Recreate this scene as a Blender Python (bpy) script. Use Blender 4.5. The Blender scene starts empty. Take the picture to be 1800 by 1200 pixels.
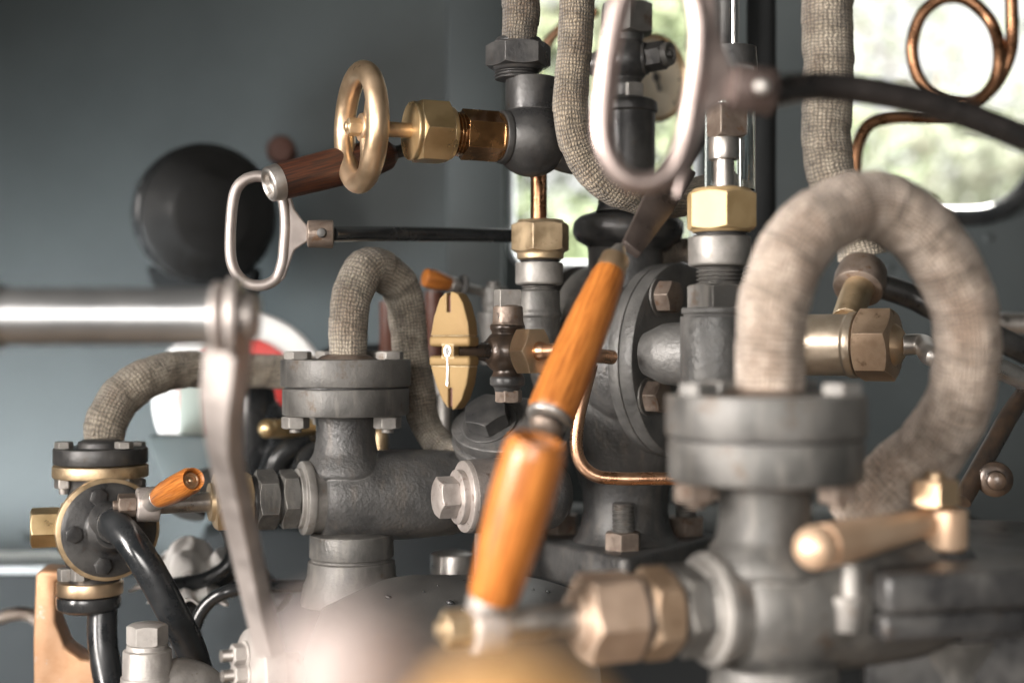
import bpy, bmesh, math, random
from mathutils import Vector, Matrix, noise
random.seed(7)
SC = bpy.context.scene
COL = SC.collection
PI = math.pi
V = Vector
# ------------------------------------------------------------------ camera
CZ = 1.45
cam_d = bpy.data.cameras.new('camera'); cam = bpy.data.objects.new('camera', cam_d); COL.objects.link(cam)
cam.location = (0, 0, CZ); cam.rotation_euler = (PI/2, 0, 0)
cam_d.sensor_width = 36; cam_d.lens = 50; cam_d.clip_start = .02; cam_d.clip_end = 500
cam_d.dof.use_dof = True; cam_d.dof.focus_distance = .875; cam_d.dof.aperture_fstop = 3.9
SC.camera = cam
# ------------------------------------------------------------------ world and lamps
W = bpy.data.worlds.new('World'); SC.world = W; W.use_nodes = True
nt = W.node_tree; nt.nodes.clear()
wo = nt.nodes.new('ShaderNodeOutputWorld'); bg = nt.nodes.new('ShaderNodeBackground')
tc = nt.nodes.new('ShaderNodeTexCoord'); sp = nt.nodes.new('ShaderNodeSeparateXYZ'); cr = nt.nodes.new('ShaderNodeValToRGB')
nt.links.new(tc.outputs['Generated'], sp.inputs[0]); nt.links.new(sp.outputs['Z'], cr.inputs[0])
nt.links.new(cr.outputs[0], bg.inputs[0]); nt.links.new(bg.outputs[0], wo.inputs[0])
e = cr.color_ramp.elements
e[0].position = 0.0; e[0].color = (.30, .26, .225, 1)
e[1].position = .35; e[1].color = (1.0, .97, .94, 1)
x = cr.color_ramp.elements.new(.04); x.color = (.62, .59, .55, 1)
bg.inputs[1].default_value = .45

def area(name, loc, target, sx, sy, power, col, spread=180):
    d = bpy.data.lights.new(name, 'AREA'); d.shape = 'RECTANGLE'; d.size = sx; d.size_y = sy; d.energy = power; d.color = col
    d.spread = math.radians(spread)
    o = bpy.data.objects.new(name, d); COL.objects.link(o); o.location = loc
    o.rotation_euler = (V(target) - V(loc)).to_track_quat('-Z', 'Y').to_euler()
    return o
area('doorway_daylight', (-1.78, -.40, 1.75), (.08, .82, 1.27), .9, .95, 32, (1.0, .935, .88), 90)
area('rear_fill_lamp', (-.30, -.9, 1.62), (.05, .95, 1.12), 1.0, .5, 2.2, (1.0, .95, .90), 50)  # added fill from behind the camera, lifts the blacks
area('wall_fill_lamp', (-.96, 1.02, 1.12), (-.50, 1.5, 1.24), .35, .35, 5.4, (.93, .985, 1.0), 75)  # added lamp that brightens the lower left wall; no window behind it
area('tree_daylight', (3.5, 2.6, 9.0), (2.4, 11, 3.5), 5, 5, 22000, (1.0, .98, .9))
SC.view_settings.view_transform = 'Standard'; SC.view_settings.look = 'None'
SC.view_settings.gamma = 1; SC.view_settings.use_curve_mapping = False
SC.view_settings.exposure = .42
SC.cycles.use_denoising = True
SC.cycles.max_bounces = 10; SC.cycles.sample_clamp_indirect = 6

# ------------------------------------------------------------------ frame: photo pixels (1800x1200) at depth d -> world
K = .0004
def P(px, py, d): return V(((px-900)*K*d, d, CZ-(py-600)*K*d))
def S(px, d): return px*K*d
def pp(lst, d=None): return [P(*(q if len(q) == 3 else (q[0], q[1], d))) for q in lst]

# ------------------------------------------------------------------ mesh builder
def basis(axis, up=None):
    z = V(axis).normalized()
    u = V(up) if up is not None else (V((0, 0, 1)) if abs(z.z) < .9 else V((1, 0, 0)))
    x = u.cross(z).normalized(); y = z.cross(x)
    return x, y, z
def rounded(prof, c):
    out = [prof[0]]
    for a, b, d in zip(prof, prof[1:], prof[2:]):
        a2, b2, d2 = V(a), V(b), V(d)
        l1, l2 = (a2-b2).length, (d2-b2).length
        if l1 < 1e-7 or l2 < 1e-7: continue
        ang = (b2-a2).angle(d2-b2)
        if ang < .3: out.append(b); continue
        k = min(c, .4*l1, .4*l2)
        p1 = b2+(a2-b2).normalized()*k; p2 = b2+(d2-b2).normalized()*k
        m = (p1+p2)*.25+b2*.5
        out += [tuple(p1), tuple(m), tuple(p2)]
    out.append(prof[-1]); return out

class MB:
    def __init__(s):
        s.bm = bmesh.new(); s.uv = s.bm.loops.layers.uv.new('UVMap')
    def _rings(s, rings, uvs, closed=False, capa=True, capb=True, ucount=None):
        bm = s.bm; n = len(rings[0])
        vs = [[bm.verts.new(p) for p in r] for r in rings]
        m = len(rings); rng = range(m) if closed else range(m-1)
        for i in rng:
            j = (i+1) % m
            va, vb = uvs[i], uvs[j] if j > i else uvs[i]+.003
            for k in range(n):
                l = (k+1) % n
                try: f = bm.faces.new((vs[i][k], vs[i][l], vs[j][l], vs[j][k]))
                except ValueError: continue
                for lp, (u, w) in zip(f.loops, ((k/n, va), ((k+1)/n, va), ((k+1)/n, vb), (k/n, vb))): lp[s.uv].uv = (u, w)
        if not closed:
            for end, flag in ((0, capa), (-1, capb)):
                if not flag: continue
                try: f = bm.faces.new(vs[end] if end else vs[end][::-1])
                except ValueError: continue
                for k, lp in enumerate(f.loops): lp[s.uv].uv = (k/n, uvs[end])
    def lathe(s, prof, o, axis, seg=56, bev=.0006, up=None, capa=True, capb=True):
        o = V(o); x, y, z = basis(axis, up)
        if bev: prof = rounded(prof, bev)
        rings = [[o+z*t+(x*math.cos(2*PI*k/seg)+y*math.sin(2*PI*k/seg))*max(r, 1e-5) for k in range(seg)] for t, r in prof]
        L = [0]
        for a, b in zip(prof, prof[1:]): L.append(L[-1]+math.hypot(b[0]-a[0], b[1]-a[1]))
        s._rings(rings, L, capa=capa, capb=capb); return s
    def vlathe(s, cx, d, pts, seg=56, bev=.0006, **k):
        """pts: (py, half width px) from the photo, turned about a vertical axis"""
        o = P(cx, 600, d)
        prof = [(-(py-600)*K*d, hw*K*d) for py, hw in pts]
        if prof[0][0] > prof[-1][0]: prof = prof[::-1]
        return s.lathe(prof, o, (0, 0, 1), seg, bev, **k)
    def hexp(s, o, axis, t0, t1, ap, rot=0, n=6, cham=(1, 1), up=None, sub=10, flat=.97):
        o = V(o); x, y, z = basis(axis, up); rings = []; N = n*sub
        def rr(th):
            a = (th+PI/n) % (2*PI/n)-PI/n
            return ap/math.cos(a)
        ths = [2*PI*k/N+PI/n for k in range(N)]
        rf = ap*flat; h = t1-t0
        def ring(fr, ft): return [o+z*ft(rr(t))+(x*math.cos(t+rot)+y*math.sin(t+rot))*fr(rr(t)) for t in ths]
        tan = .5
        lo = (lambda r: t0+min(max(0, r-rf)*tan, .45*h)) if cham[0] else (lambda r: t0)
        hi = (lambda r: t1-min(max(0, r-rf)*tan, .45*h)) if cham[1] else (lambda r: t1)
        if cham[0]: rings.append(ring(lambda r: rf, lambda r: t0))
        rings.append(ring(lambda r: r, lo)); rings.append(ring(lambda r: r, hi))
        if cham[1]: rings.append(ring(lambda r: rf, lambda r: t1))
        s._rings(rings, [0, .001, h, h+.001][:len(rings)]); return s
    def vhex(s, cx, d, y0, y1, hw, rot=0, n=6, cham=(1, 1), flat=.97):
        """hex between photo rows y0 (top) and y1 with across-flats half width hw px"""
        o = P(cx, 600, d)
        return s.hexp(o, (0, 0, 1), -(y1-600)*K*d, -(y0-600)*K*d, hw*K*d, rot, n, cham, flat=flat)
    def tube(s, pts, rad, seg=20, closed=False, sub=8, smooth=True, lump=0, lumpf=60, oval=1, up=None, capa=True, capb=True, seed=0):
        pts = [V(p) for p in pts]; m = len(pts)
        rads = rad if isinstance(rad, (list, tuple)) else [rad]*m
        C, R = [], []
        if smooth:
            rng = m if closed else m-1
            for i in range(rng):
                if closed: a, b, c, d = (pts[(i+q) % m] for q in (-1, 0, 1, 2))
                else: b, c = pts[i], pts[i+1]; a = pts[i-1] if i else b*2-c; d = pts[i+2] if i+2 < m else c*2-b
                for q in range(sub):
                    t = q/sub
                    C.append(.5*((2*b)+(c-a)*t+(2*a-5*b+4*c-d)*t*t+(3*b-a-3*c+d)*t**3))
                    R.append(rads[i]*(1-t)+rads[(i+1) % m]*t)
            if not closed: C.append(pts[-1]); R.append(rads[-1])
        else: C, R = pts, list(rads)
        n = len(C); T = []
        for i in range(n):
            if closed: T.append((C[(i+1) % n]-C[i-1]).normalized())
            else: T.append((C[min(i+1, n-1)]-C[max(i-1, 0)]).normalized())
        x, y, z = basis(T[0], up); N = x; rings = []; L = 0; uv = []
        for i in range(n):
            if i:
                L += (C[i]-C[i-1]).length
                N = (N-T[i]*N.dot(T[i])).normalized()
            B = T[i].cross(N)
            ring = []
            for k in range(seg):
                th = 2*PI*k/seg; r = R[i]
                dirv = N*math.cos(th)*oval+B*math.sin(th)
                if lump:
                    q = C[i]+dirv*r
                    band = ((L/.021+k/seg+seed) % 1.0)
                    r = r*(1+lump*noise.noise(q*lumpf+V((seed, 0, 0)))+lump*.5*noise.noise(q*lumpf*3)+lump*.95*(band-.5))
                ring.append(C[i]+dirv*r)
            rings.append(ring); uv.append(L)
        s._rings(rings, uv, closed, capa, capb); return s
    def sphere(s, c, r, axis=(0, 0, 1), seg=40, n=20, sx=1):
        prof = [(-r*sx*math.cos(PI*i/n), r*math.sin(PI*i/n)) for i in range(n+1)]
        return s.lathe(prof, c, axis, seg, 0, capa=False, capb=False)
    def prism(s, outline, o, ux, uy, thick, bev=0, segs=2, mid=True):
        bm = s.bm; o, ux, uy = V(o), V(ux).normalized(), V(uy).normalized(); nz = ux.cross(uy)
        off = nz*(thick/2 if mid else thick)
        lo = [bm.verts.new(o+ux*a+uy*b-(nz*(thick/2) if mid else V())) for a, b in outline]
        f = bm.faces.new(lo)
        r = bmesh.ops.extrude_face_region(bm, geom=[f]); vs = [g for g in r['geom'] if isinstance(g, bmesh.types.BMVert)]
        bmesh.ops.translate(bm, verts=vs, vec=nz*thick)
        if bev:
            allv = set(lo) | set(vs)
            ed = [e for e in bm.edges if e.verts[0] in allv and e.verts[1] in allv]
            ed = [e for e in ed if len(e.link_faces) == 2 and e.calc_face_angle(0) > .5]
            bmesh.ops.bevel(bm, geom=ed, offset=bev, segments=segs, profile=.5, affect='EDGES', clamp_overlap=True)
        return s
    def box(s, c, sx, sy, sz, bev=.001, rz=0, M=None):
        M = M or Matrix.Rotation(rz, 3, 'Z')
        return s.prism([(-sx/2, -sy/2), (sx/2, -sy/2), (sx/2, sy/2), (-sx/2, sy/2)], c, M @ V((1, 0, 0)), M @ V((0, 1, 0)), sz, bev)
    def thread(s, o, axis, t0, t1, r, pitch=.0014, seg=32):
        prof = []; t = t0; q = 0
        while t < t1:
            prof.append((t, r if q % 2 else r*.84)); t += pitch/2; q += 1
        return s.lathe(prof, o, axis, seg, 0)
    def vthread(s, cx, d, y0, y1, hw, pitch=.0016):
        return s.thread(P(cx, 600, d), (0, 0, 1), -(y1-600)*K*d, -(y0-600)*K*d, hw*K*d, pitch)

ORG = {}
def thing(name, label, cat, loc, group=None):
    o = bpy.data.objects.new(name, None); COL.objects.link(o); o.location = loc
    o['label'] = label; o['category'] = cat
    if group: o['group'] = group
    o.empty_display_size = .02; ORG[o.name] = V(loc); return o
def build(name, mb, mat, parent=None, loc=None, label=None, cat=None, group=None, kind=None, angle=32):
    bm = mb.bm
    bmesh.ops.recalc_face_normals(bm, faces=bm.faces)
    if parent is not None: org = ORG[parent.name]
    elif loc is not None: org = V(loc)
    else:
        org = V()
        for v in bm.verts: org += v.co
        org /= max(1, len(bm.verts))
    bmesh.ops.translate(bm, verts=bm.verts, vec=-org)
    me = bpy.data.meshes.new(name); bm.to_mesh(me); bm.free()
    for p in me.polygons: p.use_smooth = True
    me.set_sharp_from_angle(angle=math.radians(angle))
    me.materials.append(mat)
    o = bpy.data.objects.new(name, me); COL.objects.link(o)
    if parent is not None: o.parent = parent
    else: o.location = org
    ORG[o.name] = org
    if label: o['label'] = label
    if cat: o['category'] = cat
    if group: o['group'] = group
    if kind: o['kind'] = kind
    return o

# ------------------------------------------------------------------ materials
def nd(t, typ, **k):
    n = t.nodes.new(typ)
    for a, b in k.items(): setattr(n, a, b)
    return n
def base_mat(name):
    m = bpy.data.materials.new(name); m.use_nodes = True
    t = m.node_tree; b = t.nodes['Principled BSDF']
    return m, t, b
def noise_node(t, vec, scale, detail=5, rough=.55):
    n = nd(t, 'ShaderNodeTexNoise'); n.inputs['Scale'].default_value = scale; n.inputs['Detail'].default_value = detail; n.inputs['Roughness'].default_value = rough
    t.links.new(vec, n.inputs['Vector']); return n
def ramp(t, fac, stops):
    r = nd(t, 'ShaderNodeValToRGB'); el = r.color_ramp.elements
    for i, (p, c) in enumerate(stops):
        q = el[i] if i < 2 else el.new(p)
        q.position = p; q.color = (*c, 1) if len(c) == 3 else c
    t.links.new(fac, r.inputs[0]); return r
def mixc(t, fac, a, b, mode='MIX'):
    m = nd(t, 'ShaderNodeMix', data_type='RGBA', blend_type=mode)
    for sock, v in ((m.inputs[0], fac), (m.inputs[6], a), (m.inputs[7], b)):
        if hasattr(v, 'is_linked'): t.links.new(v, sock)
        elif isinstance(v, (int, float)): sock.default_value = v
        else: sock.default_value = (*v, 1)
    return m.outputs[2]
def mth(t, op, a, b=None, c=None):
    m = nd(t, 'ShaderNodeMath', operation=op)
    for i, v in enumerate((a, b, c)):
        if v is None: continue
        if hasattr(v, 'is_linked'): t.links.new(v, m.inputs[i])
        else: m.inputs[i].default_value = v
    return m.outputs[0]
def pbr(name, col, col2, metal, rough, nscale=45, span=(.38, .62), bump=.25, bscale=420, bdist=.0006, edge=None, edger=.0007, rvar=.18, coat=0, spots=None, streak=None):
    m, t, b = base_mat(name)
    tcn = nd(t, 'ShaderNodeTexCoord'); vec = tcn.outputs['Object']
    n1 = noise_node(t, vec, nscale, 6, .62)
    r = ramp(t, n1.outputs['Fac'], [(span[0], col), (span[1], col2)])
    c = r.outputs[0]
    if spots:
        n3 = noise_node(t, vec, nscale*2.3, 7, .7)
        k = ramp(t, n3.outputs['Fac'], [(spots[1], (0, 0, 0)), (spots[1]+.1, (1, 1, 1))])
        c = mixc(t, k.outputs[0], c, spots[0])
    if streak:
        mp = nd(t, 'ShaderNodeMapping'); mp.inputs['Scale'].default_value = (1, 1, .16); t.links.new(vec, mp.inputs[0])
        n6 = noise_node(t, mp.outputs[0], 120, 5, .65)
        k6 = ramp(t, n6.outputs['Fac'], [(.52, (0, 0, 0)), (.72, (.75, .75, .75))])
        c = mixc(t, k6.outputs[0], c, streak)
    bev = nd(t, 'ShaderNodeBevel', samples=4); bev.inputs['Radius'].default_value = edger
    if edge:
        geo = nd(t, 'ShaderNodeNewGeometry')
        dp = nd(t, 'ShaderNodeVectorMath', operation='DOT_PRODUCT')
        t.links.new(bev.outputs[0], dp.inputs[0]); t.links.new(geo.outputs['Normal'], dp.inputs[1])
        er = ramp(t, mth(t, 'SUBTRACT', 1.0, dp.outputs['Value']), [(.008, (0, 0, 0)), (.09, (1, 1, 1))])
        n4 = noise_node(t, vec, 260, 4)
        ef = mth(t, 'MULTIPLY', er.outputs[0], mth(t, 'MULTIPLY_ADD', n4.outputs['Fac'], 1.6, -.25))
        c = mixc(t, ef, c, edge)
    t.links.new(c, b.inputs['Base Color'])
    b.inputs['Metallic'].default_value = metal
    n2 = noise_node(t, vec, bscale, 6, .6)
    rr = nd(t, 'ShaderNodeMapRange'); rr.inputs['From Min'].default_value = .3; rr.inputs['From Max'].default_value = .7
    rr.inputs['To Min'].default_value = max(.04, rough-rvar); rr.inputs['To Max'].default_value = min(1, rough+rvar)
    t.links.new(n1.outputs['Fac'], rr.inputs['Value']); t.links.new(rr.outputs[0], b.inputs['Roughness'])
    bp = nd(t, 'ShaderNodeBump'); bp.inputs['Strength'].default_value = bump; bp.inputs['Distance'].default_value = bdist
    t.links.new(n2.outputs['Fac'], bp.inputs['Height']); t.links.new(bev.outputs[0], bp.inputs['Normal'])
    t.links.new(bp.outputs[0], b.inputs['Normal'])
    if coat: b.inputs['Coat Weight'].default_value = coat; b.inputs['Coat Roughness'].default_value = .12
    return m
def cyl_vec(t, vs=1.0, us=1.0):
    """seamless coordinates round a turned or swept part, from its own UVs (u round, v metres along)"""
    uv = nd(t, 'ShaderNodeUVMap'); s = nd(t, 'ShaderNodeSeparateXYZ'); t.links.new(uv.outputs[0], s.inputs[0])
    a = mth(t, 'MULTIPLY', s.outputs[0], 2*PI)
    cv = nd(t, 'ShaderNodeCombineXYZ')
    t.links.new(mth(t, 'MULTIPLY', mth(t, 'COSINE', a), us), cv.inputs[0]); t.links.new(mth(t, 'MULTIPLY', mth(t, 'SINE', a), us), cv.inputs[1])
    t.links.new(mth(t, 'MULTIPLY', s.outputs[1], vs), cv.inputs[2])
    return cv.outputs[0], s.outputs[0], s.outputs[1]
def wood(name, light, mid, dark, rough=.28, coat=.6):
    m, t, b = base_mat(name)
    vec, u, v = cyl_vec(t, 14, 3.4)
    g = noise_node(t, vec, 3.2, 9, .68)
    r = ramp(t, g.outputs['Fac'], [(.32, dark), (.45, mid), (.60, light)])
    v2, _, _ = cyl_vec(t, 6, 9)
    g2 = noise_node(t, v2, 5, 4, .6)
    k = ramp(t, g2.outputs['Fac'], [(.56, (0, 0, 0)), (.74, (.55, .55, .55))])
    c = mixc(t, k.outputs[0], r.outputs[0], dark)
    tco = nd(t, 'ShaderNodeTexCoord'); g3 = noise_node(t, tco.outputs['Object'], 95, 6, .7)
    kk = ramp(t, g3.outputs['Fac'], [(.66, (0, 0, 0)), (.72, (.8, .8, .8))])
    c = mixc(t, kk.outputs[0], c, tuple(q*.3 for q in dark))
    t.links.new(c, b.inputs['Base Color']); b.inputs['Roughness'].default_value = rough
    b.inputs['Coat Weight'].default_value = coat; b.inputs['Coat Roughness'].default_value = .16
    bp = nd(t, 'ShaderNodeBump'); bp.inputs['Strength'].default_value = .12; bp.inputs['Distance'].default_value = .0005
    t.links.new(g.outputs['Fac'], bp.inputs['Height']); t.links.new(bp.outputs[0], b.inputs['Normal'])
    return m
def lagging(name, light, mid, dark, grime=.5, weave=215, wu=17, rough=.9, stain=(.12, .075, .045)):
    m, t, b = base_mat(name)
    vec, u, v = cyl_vec(t, 60, 1.0)
    n1 = noise_node(t, vec, 1.7, 6, .65)
    r = ramp(t, n1.outputs['Fac'], [(.3, dark), (.5, mid), (.68, light)])
    tco = nd(t, 'ShaderNodeTexCoord'); n2 = noise_node(t, tco.outputs['Object'], 38, 6, .65)
    k = ramp(t, n2.outputs['Fac'], [(.47, (0, 0, 0)), (.66, (grime, grime, grime))])
    c = mixc(t, k.outputs[0], r.outputs[0], stain)
    # woven tape: two crossing thread directions plus the step of each spiral turn
    nw = noise_node(t, tco.outputs['Object'], 160, 3, .6); nw2 = mth(t, 'MULTIPLY_ADD', nw.outputs['Fac'], 5.2, -2.6)
    su = mth(t, 'SINE', mth(t, 'MULTIPLY_ADD', u, 2*PI*wu, nw2)); sv = mth(t, 'SINE', mth(t, 'MULTIPLY_ADD', v, 2*PI*weave, nw2))
    w = mth(t, 'MULTIPLY', mth(t, 'ABSOLUTE', su), mth(t, 'ABSOLUTE', sv))
    n3 = noise_node(t, vec, 14, 5, .7)
    n5 = noise_node(t, tco.outputs['Object'], 620, 3, .6)
    h = mth(t, 'MULTIPLY_ADD', n3.outputs['Fac'], .8, mth(t, 'MULTIPLY_ADD', n5.outputs['Fac'], .9, mth(t, 'MULTIPLY', w, .75)))
    h = mth(t, 'SUBTRACT', h, .25)
    tape = mth(t, 'FRACT', mth(t, 'ADD', mth(t, 'MULTIPLY', v, 1/.021), u))
    step = mth(t, 'POWER', tape, 10.0)
    h2 = mth(t, 'MULTIPLY_ADD', step, .9, h)
    # raised threads are paler and the gaps between them darker
    wc = ramp(t, h, [(.5, (.55, .53, .50)), (1.0, (1.0, .99, .97)), (1.5, (1.55, 1.5, 1.42))])
    c = mixc(t, 1.0, c, wc.outputs[0], 'MULTIPLY')
    seam = ramp(t, tape, [(.0, (.50, .47, .43)), (.05, (.85, .84, .82)), (.5, (1.05, 1.05, 1.05)), (1.0, (.92, .91, .90))])
    c = mixc(t, 1.0, c, seam.outputs[0], 'MULTIPLY')
    t.links.new(c, b.inputs['Base Color']); b.inputs['Roughness'].default_value = rough
    b.inputs['Sheen Weight'].default_value = .25; b.inputs['Sheen Roughness'].default_value = .5
    bp = nd(t, 'ShaderNodeBump'); bp.inputs['Strength'].default_value = 1; bp.inputs['Distance'].default_value = .0016
    t.links.new(h2, bp.inputs['Height']); t.links.new(bp.outputs[0], b.inputs['Normal'])
    return m
IRON = pbr('dusty_grey_iron', (.074, .072, .068), (.150, .145, .136), .32, .52, 24, bump=.5, bscale=520, edge=(.42, .40, .37), spots=((.085, .060, .042), .57), streak=(.20, .187, .168))
CAST = pbr('rough_black_casting', (.060, .060, .060), (.115, .113, .110), .4, .42, 34, bump=.75, bscale=420, bdist=.0011, edge=(.24, .235, .225), edger=.001, streak=(.14, .125, .11))
CAST2 = pbr('grey_casting', (.085, .085, .083), (.15, .147, .141), .4, .45, 34, bump=.7, bscale=260, bdist=.001, edge=(.33, .32, .30))
BLACK = pbr('black_oily_iron', (.040, .040, .041), (.085, .083, .080), .35, .40, 40, bump=.45, bscale=260, edge=(.20, .195, .19), spots=((.06, .045, .035), .6))
BGLOSS = pbr('glossy_black_paint', (.018, .020, .022), (.035, .036, .037), 0, .22, 25, bump=.12, bscale=150, coat=.4)
STEEL = pbr('worn_steel', (.40, .375, .35), (.56, .53, .50), .9, .38, 50, bump=.25, edge=(.78, .74, .70), spots=((.24, .19, .155), .62))
BOLT = pbr('grey_bolt_steel', (.20, .19, .178), (.31, .295, .275), .5, .48, 60, bump=.4, edge=(.66, .63, .58), spots=((.2, .16, .13), .6))
RUST = pbr('rusty_brown_steel', (.15, .115, .092), (.25, .20, .165), .55, .45, 70, bump=.6, edge=(.48, .42, .36), spots=((.15, .085, .05), .55))
PALESTEEL = pbr('pale_dusty_steel', (.31, .29, .272), (.44, .415, .39), .45, .5, 55, bump=.5, edge=(.62, .59, .55), spots=((.2, .17, .145), .62))
PLUG = pbr('pinkish_grey_steel', (.36, .32, .295), (.47, .425, .40), .5, .42, 60, bump=.5, edge=(.66, .61, .57), spots=((.25, .19, .165), .56))
CHROME = pbr('polished_steel', (.62, .61, .60), (.72, .70, .69), 1, .16, 40, bump=.06, rvar=.06)
BARSTEEL = pbr('grey_bar_steel', (.36, .37, .38), (.45, .455, .46), .9, .34, 30, bump=.12, rvar=.06)
SATIN = pbr('satin_handle_steel', (.36, .32, .30), (.46, .415, .39), .7, .46, 45, bump=.14, rvar=.1, edge=(.8, .76, .73))
DIMSATIN = pbr('brownish_handle_steel', (.36, .29, .27), (.46, .38, .35), .9, .36, 45, bump=.14, rvar=.1)
BRASS = pbr('polished_brass', (.66, .47, .24), (.80, .60, .335), .9, .34, 40, bump=.12, edge=(.92, .78, .54), rvar=.12, spots=((.50, .34, .17), .68))
BRONZE = pbr('rubbed_bronze', (.60, .43, .27), (.74, .55, .37), .9, .38, 38, bump=.14, edge=(.9, .75, .58), rvar=.12, spots=((.44, .30, .18), .66))
BROWNBRONZE = pbr('brown_bronze', (.36, .25, .165), (.50, .37, .26), .6, .46, 50, bump=.25, spots=((.2, .13, .08), .58), edge=(.75, .6, .46))
PINKBRONZE = pbr('pinkish_bronze', (.44, .32, .235), (.56, .42, .32), .6, .48, 40, bump=.15, spots=((.45, .30, .17), .62), edge=(.85, .7, .58))
BALLBRASS = pbr('peachy_brass', (.66, .45, .30), (.74, .54, .38), .6, .45, 40, bump=.1, rvar=.06)
OILY = pbr('oily_brown_black_brass', (.038, .031, .027), (.085, .055, .036), .5, .38, 55, bump=.35, coat=.3, spots=((.22, .12, .05), .66))
NUTBRASS = pbr('satin_brass_nut', (.46, .32, .15), (.56, .41, .22), .6, .60, 50, bump=.22, edge=(.88, .74, .52), rvar=.1, spots=((.42, .28, .13), .66))
DULLBRASS = pbr('dull_brass', (.46, .34, .205), (.62, .48, .31), .8, .44, 60, bump=.25, edge=(.88, .74, .55), spots=((.34, .22, .13), .60))
AMBER = pbr('oily_dark_brass', (.26, .125, .045), (.42, .22, .085), .9, .24, 60, bump=.2, edge=(.7, .42, .2), coat=.5, spots=((.07, .035, .015), .58))
CREAMBRASS = pbr('cast_brass_wing', (.20, .128, .050), (.25, .168, .072), .4, .66, 30, bump=.18, edge=(.93, .80, .58), rvar=.08)
COPPER = pbr('bare_copper', (.62, .34, .20), (.76, .47, .31), 1, .30, 55, bump=.12, rvar=.1, spots=((.38, .19, .11), .62))
DKCOPPER = pbr('dark_copper', (.23, .115, .06), (.40, .21, .115), .95, .30, 60, bump=.14, rvar=.1)
ORANGE = wood('varnished_orange_wood', (.53, .195, .042), (.34, .105, .018), (.075, .024, .008), .40, .3)
OLDWOOD = wood('dark_stained_wood', (.085, .026, .010), (.035, .013, .008), (.010, .007, .006), .55, .05)
LAG = lagging('grey_lagging_cloth', (.44, .395, .33), (.31, .275, .225), (.16, .14, .115), .5)
LAGPALE = lagging('pale_lagging_cloth', (.50, .425, .37), (.36, .295, .245), (.16, .12, .09), .75, 190, 24, stain=(.235, .165, .12))
LAGMID = lagging('brown_lagging_cloth', (.33, .28, .215), (.21, .178, .135), (.10, .085, .065), .5)
LAGDARK = lagging('dark_lagging_cloth', (.23, .20, .155), (.145, .125, .10), (.06, .052, .042), .6)  # the lagging cloth in its darkest tones
RUBBER = pbr('black_rubber_hose', (.014, .016, .018), (.028, .03, .032), 0, .30, 40, bump=.12, bscale=120, coat=.25)
def plain(name, col, rough=.5, metal=0, **k): return pbr(name, tuple(c*.94 for c in col), col, metal, rough, bump=.15, **k)
TEAL = pbr('teal_grey_wall_paint', (.055, .066, .069), (.068, .080, .083), 0, .65, 6, bump=.10, bscale=60, rvar=.05)
TEALBOX = plain('teal_grey_box_paint', (.075, .098, .102), .55)
DARKPAINT = plain('dark_post_paint', (.030, .032, .033), .8)
DARKPAINT.node_tree.nodes['Principled BSDF'].inputs['Specular IOR Level'].default_value = .1
ROOFP = plain('grey_roof_paint', (.16, .16, .15), .7)
FLOORP = plain('warm_bounce_floor', (.36, .235, .13), .7)  # warm tan chosen for its bounce and its reflection in the bar
WHITE = plain('white_enamel', (.80, .775, .755), .4)
RED = plain('red_enamel', (.58, .035, .028), .4)
PALEGREEN = plain('grey_green_enamel', (.33, .37, .33), .4)
CREAM = plain('cream_dial', (.78, .70, .56), .5)
RAG = plain('white_cotton_rag', (.84, .81, .78), .95)
FRAMEP = plain('pale_frame_paint', (.52, .55, .58), .35)
OCHRE = pbr('tan_cast_bronze', (.55, .31, .17), (.64, .40, .25), .4, .5, 40, bump=.3, spots=((.55, .50, .46), .6), edge=(.75, .6, .45))
BROWNPIPE = plain('red_brown_pipe_paint', (.10, .036, .022), .6)
def glass():
    m, t, b = base_mat('gauge_glass')
    b.inputs['Base Color'].default_value = (.93, .96, .95, 1); b.inputs['Roughness'].default_value = .03
    b.inputs['Transmission Weight'].default_value = 1; b.inputs['IOR'].default_value = 1.45
    return m
GLASS = glass()
# oily casing plate: fine dust specks, long scratches
CASING = pbr('oily_casing_plate', (.12, .119, .116), (.18, .176, .168), .55, .34, 22, bump=.35, bscale=500, edge=(.35, .34, .32), rvar=.1)
# ------------------------------------------------------------------ setting: cab wall, roof, floor, trees, sky
def rrect(x0, x1, z0, z1, r, n=8):
    out = []
    for cx, cz, a in ((x1-r, z1-r, 0), (x0+r, z1-r, PI/2), (x0+r, z0+r, PI), (x1-r, z0+r, 1.5*PI)):
        for i in range(n+1):
            t = a+PI/2*i/n; out.append((cx+r*math.cos(t), cz+r*math.sin(t)))
    return out
DW = 1.5
def wx(px): return (px-900)*K*DW
def wz(py): return CZ-(py-600)*K*DW
holes = [rrect(wx(899), wx(1222), wz(466), wz(-60), .02), rrect(wx(1446), wx(1830), wz(380), wz(-110), .075)]
outer = [(-2.3, .2), (1.3, .2), (1.3, 2.6), (-2.3, 2.6)]
m = MB()
def loop_edges(pts, y):
    vs = [m.bm.verts.new((a, y, b)) for a, b in pts]
    return [m.bm.edges.new((vs[i], vs[(i+1) % len(vs)])) for i in range(len(vs))]
ed = loop_edges(outer, DW)
for h in holes: ed += loop_edges(h, DW)
bmesh.ops.triangle_fill(m.bm, use_beauty=True, edges=ed)
fs = m.bm.faces[:]
r = bmesh.ops.extrude_face_region(m.bm, geom=fs)
bmesh.ops.translate(m.bm, verts=[g for g in r['geom'] if isinstance(g, bmesh.types.BMVert)], vec=(0, .012, 0))
cab_wall = build('cab_wall', m, TEAL, label='dark teal grey painted steel cab front wall with two window openings', cat='wall')
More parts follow.
